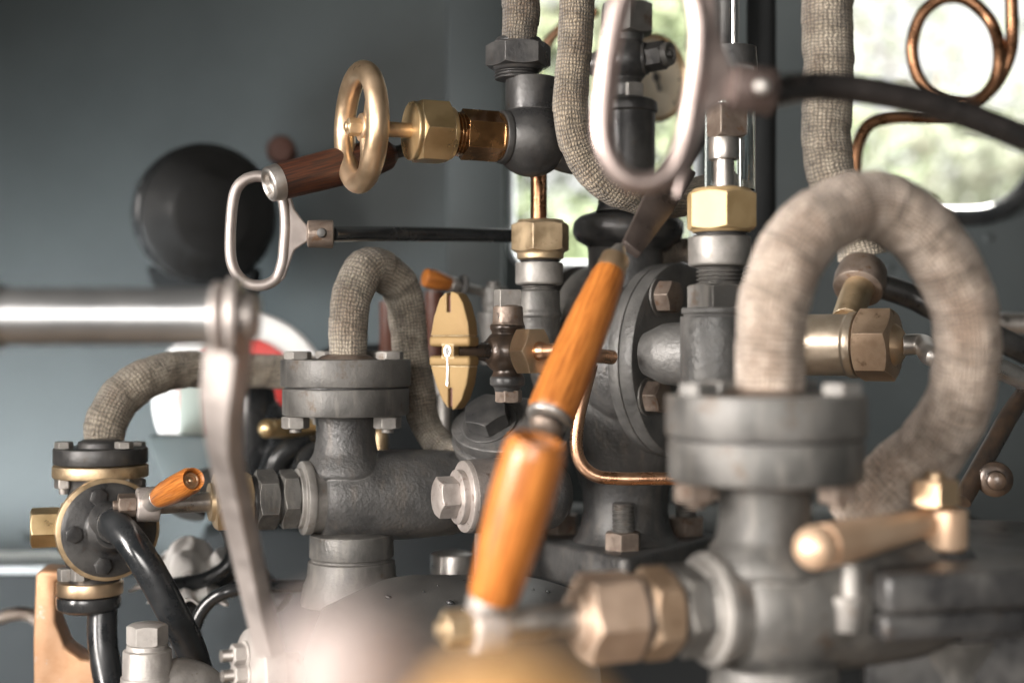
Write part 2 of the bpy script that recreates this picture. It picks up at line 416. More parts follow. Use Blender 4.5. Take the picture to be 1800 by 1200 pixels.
# window rims
for k, (h, rr_, mt, lb) in enumerate(((holes[0], .0042, FRAMEP, 'narrow window rim of pale metal behind the valves'), (holes[1], .011, BGLOSS, 'black rounded window rim at the right behind the copper coil'))):
    mb = MB(); mb.tube([(a, DW-.003, b) for a, b in h], rr_, 12, True, smooth=False)
    build('window_rim', mb, mt, label=lb, cat='window rim')
mb = MB(); mb.box(((wx(1000)), DW-2.28, 2.16), 3.6, 4.5, .02)
build('cab_roof', mb, ROOFP, kind='structure', loc=(0, 0, 2.16))
mb = MB(); mb.box((-.5, .3, .19), 3.6, 2.4, .02); build('cab_floor', mb, FLOORP, kind='structure')  # floor out of view, put in to stop light from below
mb = MB(); mb.box((1.25, .2, 1.3), .02, 2.58, 2.2)
build('cab_side_wall', mb, TEAL, label='teal grey cab side wall on the right', cat='wall')
mb = MB(); mb.box((-1.0, .90, 1.18), .03, 1.18, 1.95, .004)  # added out of view to block the doorway lamp from the cab wall
build('light_blocking_wall', mb, TEAL, label='unseen teal grey wall on the left, added to keep doorway light off the front wall', cat='wall')
# rivets on the wall
mb = MB()
for px, py in ((1737, 418), (42, 943), (1560, 470), (250, 943)):
    mb.sphere((wx(px), DW-.001, wz(py)), S(9, DW), (0, 1, 0), 16, 8, .5)
rv = build('rivets', mb, TEAL, parent=cab_wall)
# ledge along the wall, lower left
mb = MB(); mb.box((wx(-200), DW-.05, wz(975)), S(720, DW), .1, S(14, DW), .003)
build('wall_ledge', mb, plain('pale_grey_ledge_paint', (.36, .37, .37), .5), label='pale grey narrow ledge along the bottom of the teal wall', cat='ledge')
mb = MB(); mb.box((wx(-200), DW-.03, wz(1160)), S(1300, DW), .05, S(330, DW), .003)
build('plinth', mb, DARKPAINT, label='dark panel below the pale ledge at lower left', cat='plinth')
# dark posts in the shade left of the middle window
mb = MB(); mb.box(P(836, 500, 1.46), S(100, 1.46), .03, S(1500, 1.46), .004)
build('dark_pillar', mb, TEAL, label='dark teal upright cab pillar left of the narrow window', cat='pillar')
mb = MB(); mb.tube([P(1338, -200, 1.15), P(1338, 600, 1.15)], S(26, 1.15), 24, smooth=False)
build('dark_post', mb, DKCOPPER if False else DARKPAINT, label='dark vertical post right of the gauge glass', cat='post')
# boiler backhead, dark mass low behind the fittings
mb = MB(); mb.box((P(1060, 0, 1.33).x, 1.42, P(0, 1190, 1.33).z), S(1500, 1.33), .16, S(560, 1.33), .05)
build('boiler_front', mb, DARKPAINT, label='dark boiler front plate low behind the fittings', cat='boiler')
mb = MB(); mb.box((P(680, 0, 1.3).x, 1.34, P(0, 770, 1.3).z), S(270, 1.3), .06, S(330, 1.3), .02)
build('dark_casing', mb, DARKPAINT, label='black box casing behind the left grey valve', cat='casing')

# outside
mb = MB(); bmesh.ops.create_grid(mb.bm, x_segments=2, y_segments=2, size=60, matrix=Matrix.Translation((0, 62, -.9)))
build('ground', mb, plain('dark_grass', (.06, .085, .035), .9), kind='structure')
def sky_mat():
    m_, t, b = base_mat('bright_overcast_sky'); t.nodes.remove(b)
    em = nd(t, 'ShaderNodeEmission'); em.inputs[0].default_value = (.98, .985, .96, 1); em.inputs[1].default_value = .98
    t.links.new(em.outputs[0], t.nodes['Material Output'].inputs[0]); return m_
mb = MB()
nseg = 24
vr = [[mb.bm.verts.new((70*math.sin(a), 70*math.cos(a), z)) for a in [(-1.3+2.6*i/nseg) for i in range(nseg+1)]] for z in (-6, 20, 50)]
for i in range(2):
    for j in range(nseg): mb.bm.faces.new((vr[i][j], vr[i][j+1], vr[i+1][j+1], vr[i+1][j]))
build('sky', mb, sky_mat(), kind='structure')
def leaf_mat(name, a, b_):
    m_, t, b = base_mat(name)
    oi = nd(t, 'ShaderNodeTexCoord'); n = noise_node(t, oi.outputs['Object'], 1.3, 3)
    r_ = ramp(t, n.outputs['Fac'], [(.35, a), (.65, b_)])
    t.links.new(r_.outputs[0], b.inputs['Base Color']); b.inputs['Roughness'].default_value = .55
    tr = nd(t, 'ShaderNodeBsdfTranslucent'); t.links.new(r_.outputs[0], tr.inputs[0])
    mx = nd(t, 'ShaderNodeMixShader'); mx.inputs[0].default_value = .45
    t.links.new(b.outputs[0], mx.inputs[1]); t.links.new(tr.outputs[0], mx.inputs[2])
    t.links.new(mx.outputs[0], t.nodes['Material Output'].inputs[0]); return m_
LEAF = leaf_mat('pale_green_leaves', (.070, .095, .045), (.10, .11, .07)); LEAF2 = leaf_mat('grey_green_leaves', (.10, .115, .075), (.12, .12, .10))
BARK = plain('bark', (.09, .07, .055), .9)
def tree(x, y, zc, rx, rz, n, mat, label, size):
    o = thing('tree', label, 'tree', (x, y, -.9), 'trees outside the cab windows')
    mb = MB(); mb.tube([(x, y, -.9), (x+.1, y, zc*.4), (x, y+.1, zc), (x+.15, y, zc+rz*.6)], [.10, .07, .03, .01], 10)
    for k in range(7):
        a = random.uniform(0, 2*PI); z0 = zc-.4+random.random()*rz*.7
        mb.tube([(x, y, z0), (x+.5*rx*math.cos(a), y+.5*rx*math.sin(a), z0+.4), (x+.85*rx*math.cos(a), y+.85*rx*math.sin(a), z0+.6)], [.02, .012, .006], 8)
    build('trunk', mb, BARK, o)
    mb = MB(); bm = mb.bm
    cl = [V((random.gauss(0, .5), random.gauss(0, .5), random.gauss(0, .5))) for _ in range(26)]
    for k in range(n):
        c = random.choice(cl); q = c+V((random.gauss(0, .17), random.gauss(0, .17), random.gauss(0, .17)))
        p = V((x+q.x*rx, y+q.y*rx, zc+q.z*rz))
        a = V((random.gauss(0, 1), random.gauss(0, 1), random.gauss(0, 1))).normalized(); b_ = a.orthogonal().normalized()
        s_ = size*random.uniform(.6, 1.3)
        bm.faces.new([bm.verts.new(p+a*s_), bm.verts.new(p+b_*s_*.45), bm.verts.new(p-a*s_), bm.verts.new(p-b_*s_*.45)])
    build('crown', mb, mat, o)
tree(.65, 9.5, 2.7, 1.9, 2.1, 7000, LEAF, 'green leafy tree seen blurred through the narrow middle window', .10)
tree(3.4, 11.5, 2.8, 2.3, 2.0, 3600, LEAF2, 'pale sunlit tree seen blurred through the right window', .10)

# ------------------------------------------------------------------ repeated kinds
LFT = V((-.93, -.36, 0)).normalized()          # the way the valve spindles point: left and a little towards the camera
def grip(mb, pts, rads, n=22):
    mb.tube(pts, rads, 36, sub=8)

def regulator_valve(cx, cy, d, label, lever, grpname, pale=False, Lh=.06, g0=.017):
    """flanged steam valve with side spindle; offsets in pixels of the left valve (d = .95), real size in metres"""
    u = K*.95; o = P(cx, cy, d)
    T = thing('steam_valve', label, 'valve', o, grpname)
    def q(x, y, z=0): return o+V((x*u, z*u, -y*u))
    def vl(mb, x, pts, z=0, **k): return mb.lathe([(-y*u, r*u) for y, r in pts][::-1], q(x, 0, z), (0, 0, 1), **k)
    mb = MB(); vl(mb, 0, [(-49, 40), (-49, 114), (-1.5, 114), (-1.5, 40)], bev=.0012)
    # shallow filed grooves in the rim
    build('upper_flange', mb, IRON, T)
    mb = MB(); vl(mb, 0, [(-2, 100), (-2, 106), (2, 106), (2, 100)]); build('gasket', mb, BLACK, T)
    mb = MB(); vl(mb, 0, [(1.5, 30), (1.5, 111), (49, 111), (49, 30)], bev=.0016); build('lower_flange', mb, IRON, T)
    mb = MB(); vl(mb, 0, [(-58, 30), (-54, 44), (-48, 50)], bev=.001); build('pipe_collar', mb, RUST, T)
    for bx, bz in ((-80, -30), (80, -34), (-40, 72), (52, 66)):
        mb = MB(); mb.hexp(q(bx, 0, bz), (0, 0, 1), 48.5*u, 63*u, 21*u, .35); build('bolt_head', mb, BOLT if not pale else IRON, T)
        mb = MB(); mb.hexp(q(bx-4, 0, bz), (0, 0, 1), -71*u, -50*u, 21*u, .2)
        mb.lathe([(-78*u, 10*u), (-70*u, 11*u)], q(bx-4, 0, bz), (0, 0, 1), 24)
        build('nut', mb, RUST if pale else BOLT, T)
    # body: neck + barrel + barrel dome
    ax0 = q(0, 192)          # axis passes under the neck
    mb = MB(); vl(mb, 0, [(46, 58), (56, 53), (90, 52), (116, 56), (134, 68), (150, 74), (180, 60)], bev=.002)
    def ba(px, r): return ((-px)/.93*u, r*u)
    mb.lathe([ba(260, 40), ba(235, 62), ba(180, 76), ba(100, 80), ba(20, 80), ba(-18, 77), ba(-36, 70), ba(-44, 62), ba(-46, 40)], ax0, LFT, 72, .003)
    build('body', mb, CAST if not pale else IRON, T)
    mb = MB(); mb.lathe([ba(-40, 40), ba(-40, 60), ba(-60, 60), ba(-60, 64), ba(-74, 64), ba(-74, 52), ba(-82, 52), ba(-82, 30)], ax0, LFT, 64, .0012)
    build('end_ring', mb, BOLT, T)
    mb = MB(); mb.hexp(ax0, LFT, 82/.93*u, 110/.93*u, 45*u, .30); build('hex_collar', mb, IRON, T)
    mb = MB(); mb.lathe([ba(-108, 30), ba(-108, 41), ba(-115, 41), ba(-115, 30)], ax0, LFT, 40); build('washer', mb, BLACK, T)
    mb = MB(); mb.hexp(ax0, LFT, 115/.93*u, 149/.93*u, 45*u, .12); build('hex_collar', mb, IRON if not pale else BROWNBRONZE, T)
    mb = MB(); mb.lathe([ba(-146, 30), ba(-146, 42), ba(-156, 42), ba(-156, 30)], ax0, LFT, 40); build('thread_ring', mb, BLACK, T)
    mb = MB(); mb.hexp(ax0, LFT, 156/.93*u, 214/.93*u, 44*u, .42); mb.lathe([ba(-210, 34), ba(-222, 32), ba(-222, 12)], ax0, LFT, 48)
    build('gland_nut', mb, DULLBRASS if not pale else PINKBRONZE, T)
    mb = MB(); mb.lathe([ba(-216, 17), ba(-330, 17), ba(-330, 5)], ax0, LFT, 32); build('spindle', mb, STEEL, T)
    # stand below
    mb = MB(); vl(mb, 10, [(252, 50), (258, 73), (297, 74), (299, 70), (303, 70), (305, 76), (330, 78), (346, 84), (380, 90), (385, 60)], bev=.0014)
    build('base', mb, IRON, T)
    # lever boss on the spindle end, then the wooden grip
    hub = ax0+LFT*(318/.93*u)
    mb = MB(); mb.lathe([(-20*u, 12*u), (-20*u, 30*u), (16*u, 28*u), (18*u, 12*u)], hub, LFT, 40, .001); build('lever_boss', mb, PLUG, T)
    mb = MB(); mb.hexp(hub, LFT, 18*u, 46*u, 17*u, .2); mb.lathe([(46*u, 9*u), (54*u, 8*u)], hub, LFT, 24); build('end_nut', mb, RUST if not pale else DULLBRASS, T)
    dv = V(lever).normalized(); gk = 1.13 if pale else .74
    a = hub+dv*.010
    mb = MB(); mb.lathe([(0, .0066), (g0-.004, .0068), (g0-.003, .0090*gk), (g0+.001, .0090*gk)], hub+dv*.004, dv, 32); build('ferrule', mb, STEEL, T)
    mb = MB()
    prof = [(g0, .0084*gk), (g0+.003, .0092*gk), (Lh*.5, .0108*gk), (Lh*.8, .0114*gk), (Lh+.006, .0110*gk), (Lh+.011, .0092*gk)]
    mb.lathe(prof, hub+dv*.004, dv, 44, .001, capb=False)
    mb.lathe([(Lh+.011, .0092*gk), (Lh+.010, .0078*gk), (Lh+.005, .0072*gk)], hub+dv*.004, dv, 44, 0, capa=False)
    hd = build('handle', mb, ORANGE, T)
    mb = MB(); e_ = hub+dv*(Lh+.009)
    mb.lathe([(0, .0071*gk), (.0025, .0068*gk), (.0025, .0050*gk), (.0005, .0046*gk), (.0005, .0026*gk), (.003, .0024*gk), (.0036, .0008*gk)], e_, dv, 32, .0003)
    build('end_cap', mb, BRONZE if not pale else STEEL, hd)
    return T
GV = 'flanged steam valves with side spindles'
def dvec(a, b): return b-a
# left valve: the grip points at the camera; right valve: the grip stands up
hubL = P(608, 680, .95)+V((0, 0, -192*K*.95))+LFT*(318/.93*K*.95)
hubR = P(1345, 768, .62)+V((0, 0, -192*K*.95))+LFT*(318/.93*K*.95)
tipL = P(347, 838, hubL.y-.062); tipR = P(952, 752, .555)
regulator_valve(608, 680, .95, 'grey flanged valve under the small cloth pipe arch, brass gland nut at left', tipL-hubL, GV)
regulator_valve(1345, 768, .62, 'large blurred grey flanged valve in the right foreground under the big pale arch', tipR-hubR, GV, True, .066, .008)

def pull_handle(top, bot, inner, sock, rod, d, label, size, mats, tilt=0):
    pass
def d_handle(base, ux, uy, s, label, rodpts, rodmat, sockmat, loopmat, low=1, thick=8.2, webk=1, rk=1):
    """oval ring pull: ring in plane (ux, uy), web towards +ux, socket, then rod. s = metres per left-photo pixel"""
    T = thing('pull_handle', label, 'handle', base, 'oval ring pull handles')
    ux, uy = V(ux).normalized(), V(uy).normalized()
    def q(x, y): return base+ux*(x*s)+uy*(-y*s)
    ring = [(-48, -58), (-36, -88), (-8, -100), (22, -90), (38, -60), (44, -20), (44, 20), (42, 52), (32, 80), (6, 92), (-24, 84), (-44, 56), (-50, 10)]
    mb = MB(); mb.tube([q(a, b*low if b > 0 else b*(1+(low-1)*.5)) for a, b in ring], thick*s, 20, True, sub=6)
    build('ring', mb, loopmat, T)
    mb = MB()
    out = [(40, -62), (46, -58), (60, -30), (84, -12), (92, -8), (92, 10), (84, 14), (62, 30), (48, 56), (40, 62)]
    mb.prism([(a*s, -b*s*(webk if a < 62 else 1)) for a, b in out][::-1], base, ux, uy, 11*s, 4*s, 3); build('web', mb, loopmat, T)
    mb = MB(); mb.lathe([(82*s, 15*s), (84*s, 24*s), (128*s, 25*s), (130*s, 16*s)], base, ux, 40, .0008)
    so = build('socket', mb, sockmat, T)
    mb = MB(); mb.lathe([(-26.5*s, 6*s), (-26.5*s, 3*s), (-24*s, 2*s)] if sockmat is STEEL else [(-34*s, 2*s), (-33*s, 8*s), (-24*s, 9*s)], base+ux*(112*s), V((0, 1, 0)), 24)
    build('pin', mb, BLACK if sockmat is RUST else STEEL, so)
    mb = MB(); mb.tube([base+ux*(126*s)]+rodpts, 14*s*rk, 24, sub=10); build('rod', mb, rodmat, T)
    return T
bL = P(456, 410, .90)
d_handle(bL, (1, .16, 0.0), (.05, 0, 1), K*.90, 'satin steel oval ring pull on a black rod, beside the dark round housing',
         [P(700, 411, .97), P(905, 414, 1.04)], BGLOSS, RUST, SATIN, 1, 10, 1.4)
bR = P(1148, 138, .56)
d_handle(bR, (1, .10, -.10), (.15, 0, 1), K*.90*1.05, 'large blurred steel oval ring pull at top right in front of the cloth pipes',
         [P(1440, 152, .575), P(1560, 166, .58), P(1680, 196, .585), P(1850, 262, .59)], pbr('black_rod_paint', (.010, .010, .010), (.02, .017, .016), 0, .3, 60, bump=.3, bscale=120), pbr('brown_socket', (.065, .046, .040), (.10, .074, .066), .4, .5), DIMSATIN, 1.20, 12, 2.0, 1.12)

def cloth_pipe(pts, px, label, mat, d0=None, lump=.05, seed=0, group='cloth wrapped steam pipes'):
    """pts (px,py,d), width half px at each point or one"""
    P3 = [P(*p[:3]) for p in pts]
    rad = [S(px if len(p) < 4 else p[3], p[2]) for p in pts]
    mb = MB(); mb.tube(P3, rad, 40, sub=14, lump=lump, seed=seed)
    return build('steam_pipe', mb, mat, label=label, cat='pipe', group=group)
cloth_pipe([(612, 628, .95, 33), (612, 580, .95, 33), (619, 520, .955, 35), (640, 475, .965, 37), (668, 476, .98, 37), (703, 505, .995, 35), (716, 560, 1.0, 33), (722, 620, 1.0, 31), (737, 690, 1.0, 29), (748, 745, 1.0, 27), (785, 790, .99, 26), (840, 812, .97, 26), (900, 820, .95, 26)], 33,
           'small grey cloth wrapped arch pipe on the left flanged valve', LAG)
cloth_pipe([(182, 792, 1.0, 34), (187, 745, 1.0, 36), (212, 700, 1.01, 37), (252, 668, 1.02, 36), (310, 650, 1.04, 34), (370, 650, 1.06, 32), (440, 652, 1.08, 30), (560, 655, 1.1, 30)], 34,
           'grey cloth wrapped elbow pipe rising from the flanged brass fitting at left', LAG, seed=3)
cloth_pipe([(1016, -60, .875, 32), (1012, 60, .875, 31), (1004, 150, .875, 31), (1005, 215, .875, 31), (1024, 272, .88, 32), (1062, 318, .885, 32), (1120, 345, .90, 32), (1180, 352, .93, 32), (1240, 340, .96, 32)], 31,
           'brown cloth wrapped pipe curving down behind the large ring pull', LAGMID, seed=5)
cloth_pipe([(914, -60, .90, 33), (916, 20, .90, 33), (912, 76, .90, 30)], 32, 'short dark cloth pipe above the black ball valve', LAGDARK, seed=7)
cloth_pipe([(1453, -80, .98, 45), (1455, 40, .98, 45), (1456, 160, .98, 44), (1452, 240, .98, 43), (1462, 310, .98, 42), (1488, 370, .985, 42), (1510, 425, .985, 42), (1516, 452, .985, 42)], 44,
           'pale cloth wrapped vertical pipe left of the copper coil', LAG, seed=9)
cloth_pipe([(1354, 706, .62, 60), (1354, 620, .62, 60), (1362, 530, .62, 62), (1392, 445, .625, 62), (1446, 388, .63, 62), (1520, 362, .64, 62), (1594, 386, .645, 62), (1652, 450, .65, 60), (1690, 530, .655, 58), (1699, 620, .66, 58), (1684, 710, .67, 58), (1638, 785, .69, 62), (1580, 850, .70, 70), (1520, 930, .71, 72)], 60,
           'big pale cloth wrapped arch pipe in the right foreground', LAGPALE, lump=.042, seed=11)
cloth_pipe([(1150, 448, 1.03, 22), (1195, 440, 1.03, 22), (1230, 442, 1.03, 22)], 22, 'short cloth wrapped pipe stub behind the dark mushroom collar', LAGDARK, seed=13)

# ------------------------------------------------------------------ handwheel valve (ball body)
HW = P(634, 224, .86); AXW = V((.92, .40, -.005)).normalized()      # spindle runs right and away
s = K*.86
T = thing('handwheel_valve', 'brass handwheel and gland nut on a black ball shaped valve', 'valve', HW)
X, Y, Z = basis(AXW)
mb = MB()
mb.tube([HW+(X*math.cos(a)+Y*math.sin(a))*97*s for a in [2*PI*i/48 for i in range(48)]], 19.5*s, 24, True, sub=2)
wheel = build('wheel_rim', mb, BRONZE, T)
for a in (.16, .16+2*PI/3, .16+4*PI/3):
    dr = -X*math.cos(a)*-1+Y*math.sin(a)
    mb = MB(); mb.tube([HW+AXW*10*s+dr*16*s, HW+AXW*6*s+dr*55*s, HW+dr*92*s], [13*s, 12*s, 15*s], 16, oval=.7); build('spoke', mb, BRONZE, wheel)
mb = MB(); mb.lathe([(-2*s, 8*s), (-2*s, 25*s), (24*s, 27*s), (26*s, 12*s)], HW, AXW, 40, .001); build('hub', mb, BRONZE, wheel)
mb = MB(); mb.hexp(HW, AXW, -24*s, -2*s, 14*s, .3); mb.lathe([(-30*s, 6*s), (-28*s, 9*s), (-22*s, 9*s)], HW, AXW, 24); build('hub_nut', mb, DULLBRASS, wheel)
def wt(px): return (px-634)/.92*s*1.03
mb = MB(); mb.lathe([(20*s, 13.5*s), (wt(740), 13.5*s)], HW, AXW, 32, 0); build('spindle', mb, BRONZE, T)
mb = MB(); mb.lathe([(wt(716), 16*s), (wt(716), 52*s), (wt(719), 53*s), (wt(735), 50*s)], HW, AXW, 56, .0003)
mb.hexp(HW, AXW, wt(724), wt(778), 52*s, .52, flat=.93); mb.lathe([(wt(778), 50*s), (wt(786), 47*s), (wt(786), 30*s)], HW, AXW, 56)
build('gland_nut', mb, BRASS, T)
mb = MB(); mb.thread(HW, AXW, wt(785), wt(806), 40*s, .0022); build('gland_thread', mb, AMBER, T)
mb = MB(); mb.hexp(HW, AXW, wt(804), wt(868), 40*s, .1, cham=(0, 0)); mb.lathe([(wt(866), 44*s), (wt(873), 44*s)], HW, AXW, 56); build('bonnet', mb, AMBER, T)
mb = MB(); mb.lathe([(wt(870), 30*s), (wt(870), 48*s), (wt(880), 50*s), (wt(883), 46*s), (wt(890), 46*s), (wt(892), 52*s), (wt(903), 56*s), (wt(908), 40*s)], HW, AXW, 56); build('bonnet_ring', mb, BLACK, T)
bc = HW+AXW*wt(928)
db = bc.y
mb = MB(); mb.sphere(bc, S(67, db), AXW, 56, 28)
mb.lathe([(-S(20, db), S(46, db)), (S(58, db), S(46, db)), (S(70, db), S(46, db)), (S(106, db), S(45.5, db)), (S(107, db), S(36, db))], bc, (0, 0, 1), 56)
mb.tube([bc, bc+V((S(60, db), S(10, db), -S(28, db))), bc+V((S(110, db), S(40, db), -S(30, db)))], S(30, db), 24)
build('ball_body', mb, BLACK, T)
mb = MB(); mb.vthread(909, db, 124, 142, 40, .002); build('neck_thread', mb, BLACK, T)
mb = MB(); mb.vhex(911, db, 78, 120, 50, .12); mb.vlathe(911, db, [(68, 38), (73, 42), (80, 42)]); mb.vlathe(911, db, [(118, 46), (125, 42), (127, 36)]); build('union_nut', mb, BLACK, T)

# dark wooden grip with steel ferrule, behind the wheel
T = thing('wooden_lever', 'dark brown wooden lever grip with worn steel end passing behind the brass handwheel', 'lever', P(482, 322, .87))
a_, b_ = P(482, 322, .868), P(720, 262, .915); dv = (b_-a_).normalized()
mb = MB(); mb.lathe([(.001, .0102), (.004, .0113), (.05, .0121), (.070, .0112), (.080, .0095), (.084, .006)], a_, dv, 44, .001); build('handle', mb, OLDWOOD, T)
mb = MB(); mb.lathe([(.0, .0005), (.0, .0064), (-.003, .0070), (-.0045, .0085), (-.0035, .0107), (.001, .0112), (.0035, .0115)], a_, dv, 40, .0005, capb=False); build('end_cap', mb, STEEL, T)
mb = MB(); mb.tube([a_+dv*.08, a_+dv*.16], .004, 16, smooth=False); build('shank', mb, BLACK, T)

# ------------------------------------------------------------------ upper centre: black lubricator column with cross fitting
d = 1.0
T = thing('check_valve', 'black iron column with cross fitting and nut behind the large ring pull', 'valve', P(1105, 300, d))
mb = MB(); mb.vhex(1102, d, 8, 62, 42, .55); build('union_nut', mb, STEEL if False else IRON, T)
mb = MB(); mb.vlathe(1102, d, [(62, 30), (76, 27), (84, 30)], bev=.002); mb.sphere(P(1100, 107, d), S(44, d), (0, 0, 1)); mb.vlathe(1100, d, [(140, 30), (150, 24), (170, 24), (178, 30)], bev=.001)
mb.lathe([(-S(90, d), S(14, d)), (-S(62, d), S(20, d)), (S(0, d), S(30, d)), (S(38, d), S(28, d))], P(1100, 107, d), V((.95, -.32, .04)), 40)
build('cross_body', mb, BLACK, T)
cax = V((.80, -.60, .04)).normalized()
mb = MB(); mb.hexp(P(1122, 105, d), cax, S(14, d), S(56, d), S(22, d), .2); build('side_plug', mb, BLACK, T)
mb = MB(); mb.lathe([(S(50, d), S(22, d)), (S(66, d), S(20, d)), (S(66, d), S(15, d)), (S(60, d), S(14, d)), (S(60, d), S(7, d)), (S(68, d), S(6, d)), (S(69, d), S(2, d))], P(1122, 105, d), cax, 32); build('plug_end', mb, IRON, T)
mb = MB(); mb.vhex(1106, d, 148, 174, 24, .4); build('neck_hex', mb, BOLT, T)
mb = MB(); mb.vlathe(1103, d, [(172, 30), (177, 45), (181, 52), (197, 53), (200, 48), (206, 49), (300, 48), (360, 52), (372, 56)], bev=.002); build('barrel', mb, BLACK, T)

# pressure gauge behind, cream dial
T = thing('pressure_gauge', 'cream faced round pressure gauge with brass rim, half hidden by the ring pull', 'gauge', P(1150, 140, 1.22))
gax = V((.62, -.78, .02)).normalized(); gc = P(1146, 138, 1.22); r = S(76, 1.22)
mb = MB(); mb.lathe([(-.03, r*.6), (-.03, r*.95), (.0, r*.98), (.0, r*.2)], gc, gax, 56, .002); build('case', mb, BLACK, T)
mb = MB(); mb.lathe([(.0, r*.94), (.002, r*1.03), (.008, r*1.0), (.009, r*.93), (.003, r*.90)], gc, gax, 56, .0006, capa=False, capb=False); build('rim', mb, DULLBRASS, T)
mb = MB(); mb.lathe([(.0005, r*.05), (.0035, r*.06), (.0036, r*.90), (.0005, r*.92)], gc, gax, 56, 0); 
face = MB(); face.lathe([(.001, r*.92), (.0036, r*.905), (.0037, 0)], gc, gax, 56, 0, capa=False); mb.bm.free(); build('dial', face, CREAM, T)
gx, gy, gz = basis(gax)
mb = MB(); o_ = gc+gax*.005
mb.prism([(-.002, -.012), (.002, -.012), (.0006, r*.72), (-.0006, r*.72)], o_, (gx*.93+gy*.37), (gy*.93-gx*.37), .0008); mb.lathe([(-.0005, .004), (.001, .004)], o_, gax, 20, 0)
build('needle', mb, BLACK, T)
mb = MB()
for i in range(25):
    a = math.radians(-40+260*i/24); w = .0011 if i % 4 else .002; l = .86 if i % 4 else .80
    dd = gx*math.cos(a)+gy*math.sin(a); tt = gax.cross(dd)
    mb.prism([(-w/2, r*l*-0+r*.74*0+r*(.76 if i % 4 == 0 else .80)), (w/2, r*(.76 if i % 4 == 0 else .80)), (w/2, r*.87), (-w/2, r*.87)], gc+gax*.0042, tt, dd, .0003)
build('scale_marks', mb, BLACK, T)
# copper edge pipe behind union nut
mb = MB(); mb.tube([P(940, 130, 1.3), P(962, 76, 1.3), P(1000, 40, 1.3), P(1050, 20, 1.3)], S(10, 1.3), 16)
build('copper_pipe', mb, COPPER, label='thin pink copper pipe curving behind the black union nut', cat='pipe')
mb = MB(); mb.tube([P(1150, 345, 1.12), P(1205, 270, 1.12), P(1250, 190, 1.12), P(1275, 60, 1.12), P(1275, -60, 1.12)], S(20, 1.12), 18)
build('black_pipe', mb, BLACK, label='black bent pipe rising behind the right leg of the ring pull', cat='pipe')

# ------------------------------------------------------------------ gauge-glass columns
def spindle_column(cx, d, rows, label, parts):
    T = thing('gland_column', label, 'valve', P(cx, rows, d), 'vertical gland columns with brass nuts')
    for nm, mb, mt in parts: build(nm, mb, mt, T)
    return T
d = .96; cx = 950
parts = []
mb = MB(); mb.vlathe(947, d, [(285, 14.5), (395, 14.5)], bev=0); parts.append(('spindle', mb, DKCOPPER))
mb = MB(); mb.vhex(cx, d, 392, 443, 45.5, .26); mb.vlathe(cx, d, [(386, 30), (387, 40), (393, 43)]); mb.vlathe(cx, d, [(442, 44), (446, 41), (455, 41), (457, 34)]); parts.append(('gland_nut', mb, DULLBRASS))
mb = MB(); mb.vthread(cx, d, 456, 466, 38, .002); parts.append(('upper_thread', mb, BLACK))
mb = MB(); mb.vlathe(cx-2, d, [(462, 30), (462, 42), (498, 42), (501, 38), (501, 20)]); parts.append(('collar', mb, BOLT))
mb = MB(); mb.vthread(cx-2, d, 500, 512, 32, .002); parts.append(('lower_thread', mb, IRON))
mb = MB(); mb.vlathe(cx-4, d, [(510, 30), (512, 38), (545, 39), (550, 41), (556, 41), (558, 38), (640, 38)], bev=.001); parts.append(('pillar', mb, IRON))
spindle_column(cx, d, 640, 'grey column with pale brass hex nut left of the dark collar', parts)
d = .80; cx = 1268
parts = []
mb = MB(); mb.vlathe(1272, d, [(280, 17.5), (340, 17.5)], bev=0); parts.append(('spindle', mb, STEEL))
mb = MB(); mb.vlathe(1272, d, [(242, 20), (243, 27), (281, 27), (282, 20)]); sc_ = mb; parts.append(('spindle_collar', sc_, STEEL))
mb = MB(); mb.vhex(1278, d, 185, 243, 26, .35, 4); parts.append(('square_end', mb, RUST))
mb = MB(); mb.vhex(cx, d, 338, 405, 56, .52); mb.vlathe(cx, d, [(330, 36), (333, 50), (340, 54)]); mb.vlathe(cx, d, [(404, 54), (409, 50), (409, 40)]); parts.append(('gland_nut', mb, NUTBRASS))
mb = MB(); mb.vthread(cx, d, 407, 418, 49, .002); parts.append(('upper_thread', mb, BLACK))
mb = MB(); mb.vlathe(cx-3, d, [(416, 30), (417, 55), (466, 55), (469, 50), (469, 30)], bev=.001); parts.append(('collar', mb, BOLT))
mb = MB(); mb.vthread(cx-2, d, 468, 502, 43, .0022); parts.append(('lower_thread', mb, IRON))
mb = MB(); mb.vhex(cx-6, d, 500, 546, 49, .22); parts.append(('hex_collar', mb, IRON))
mb = MB(); mb.vlathe(cx-8, d, [(540, 40), (541, 62), (551, 62), (552, 58), (556, 58), (556, 64), (690, 64), (700, 50)], bev=.001)
mb.lathe([(-.012, .013), (.0, .0185), (.012, .0195), (.03, .0165), (.045, .0160)], P(1168, 622, .86), V((.86, -.5, 0)), 48, .002)
parts.append(('pillar', mb, CAST2))
spindle_column(cx, d, 690, 'nearer grey column with large polished brass nut under the gauge glass', parts)
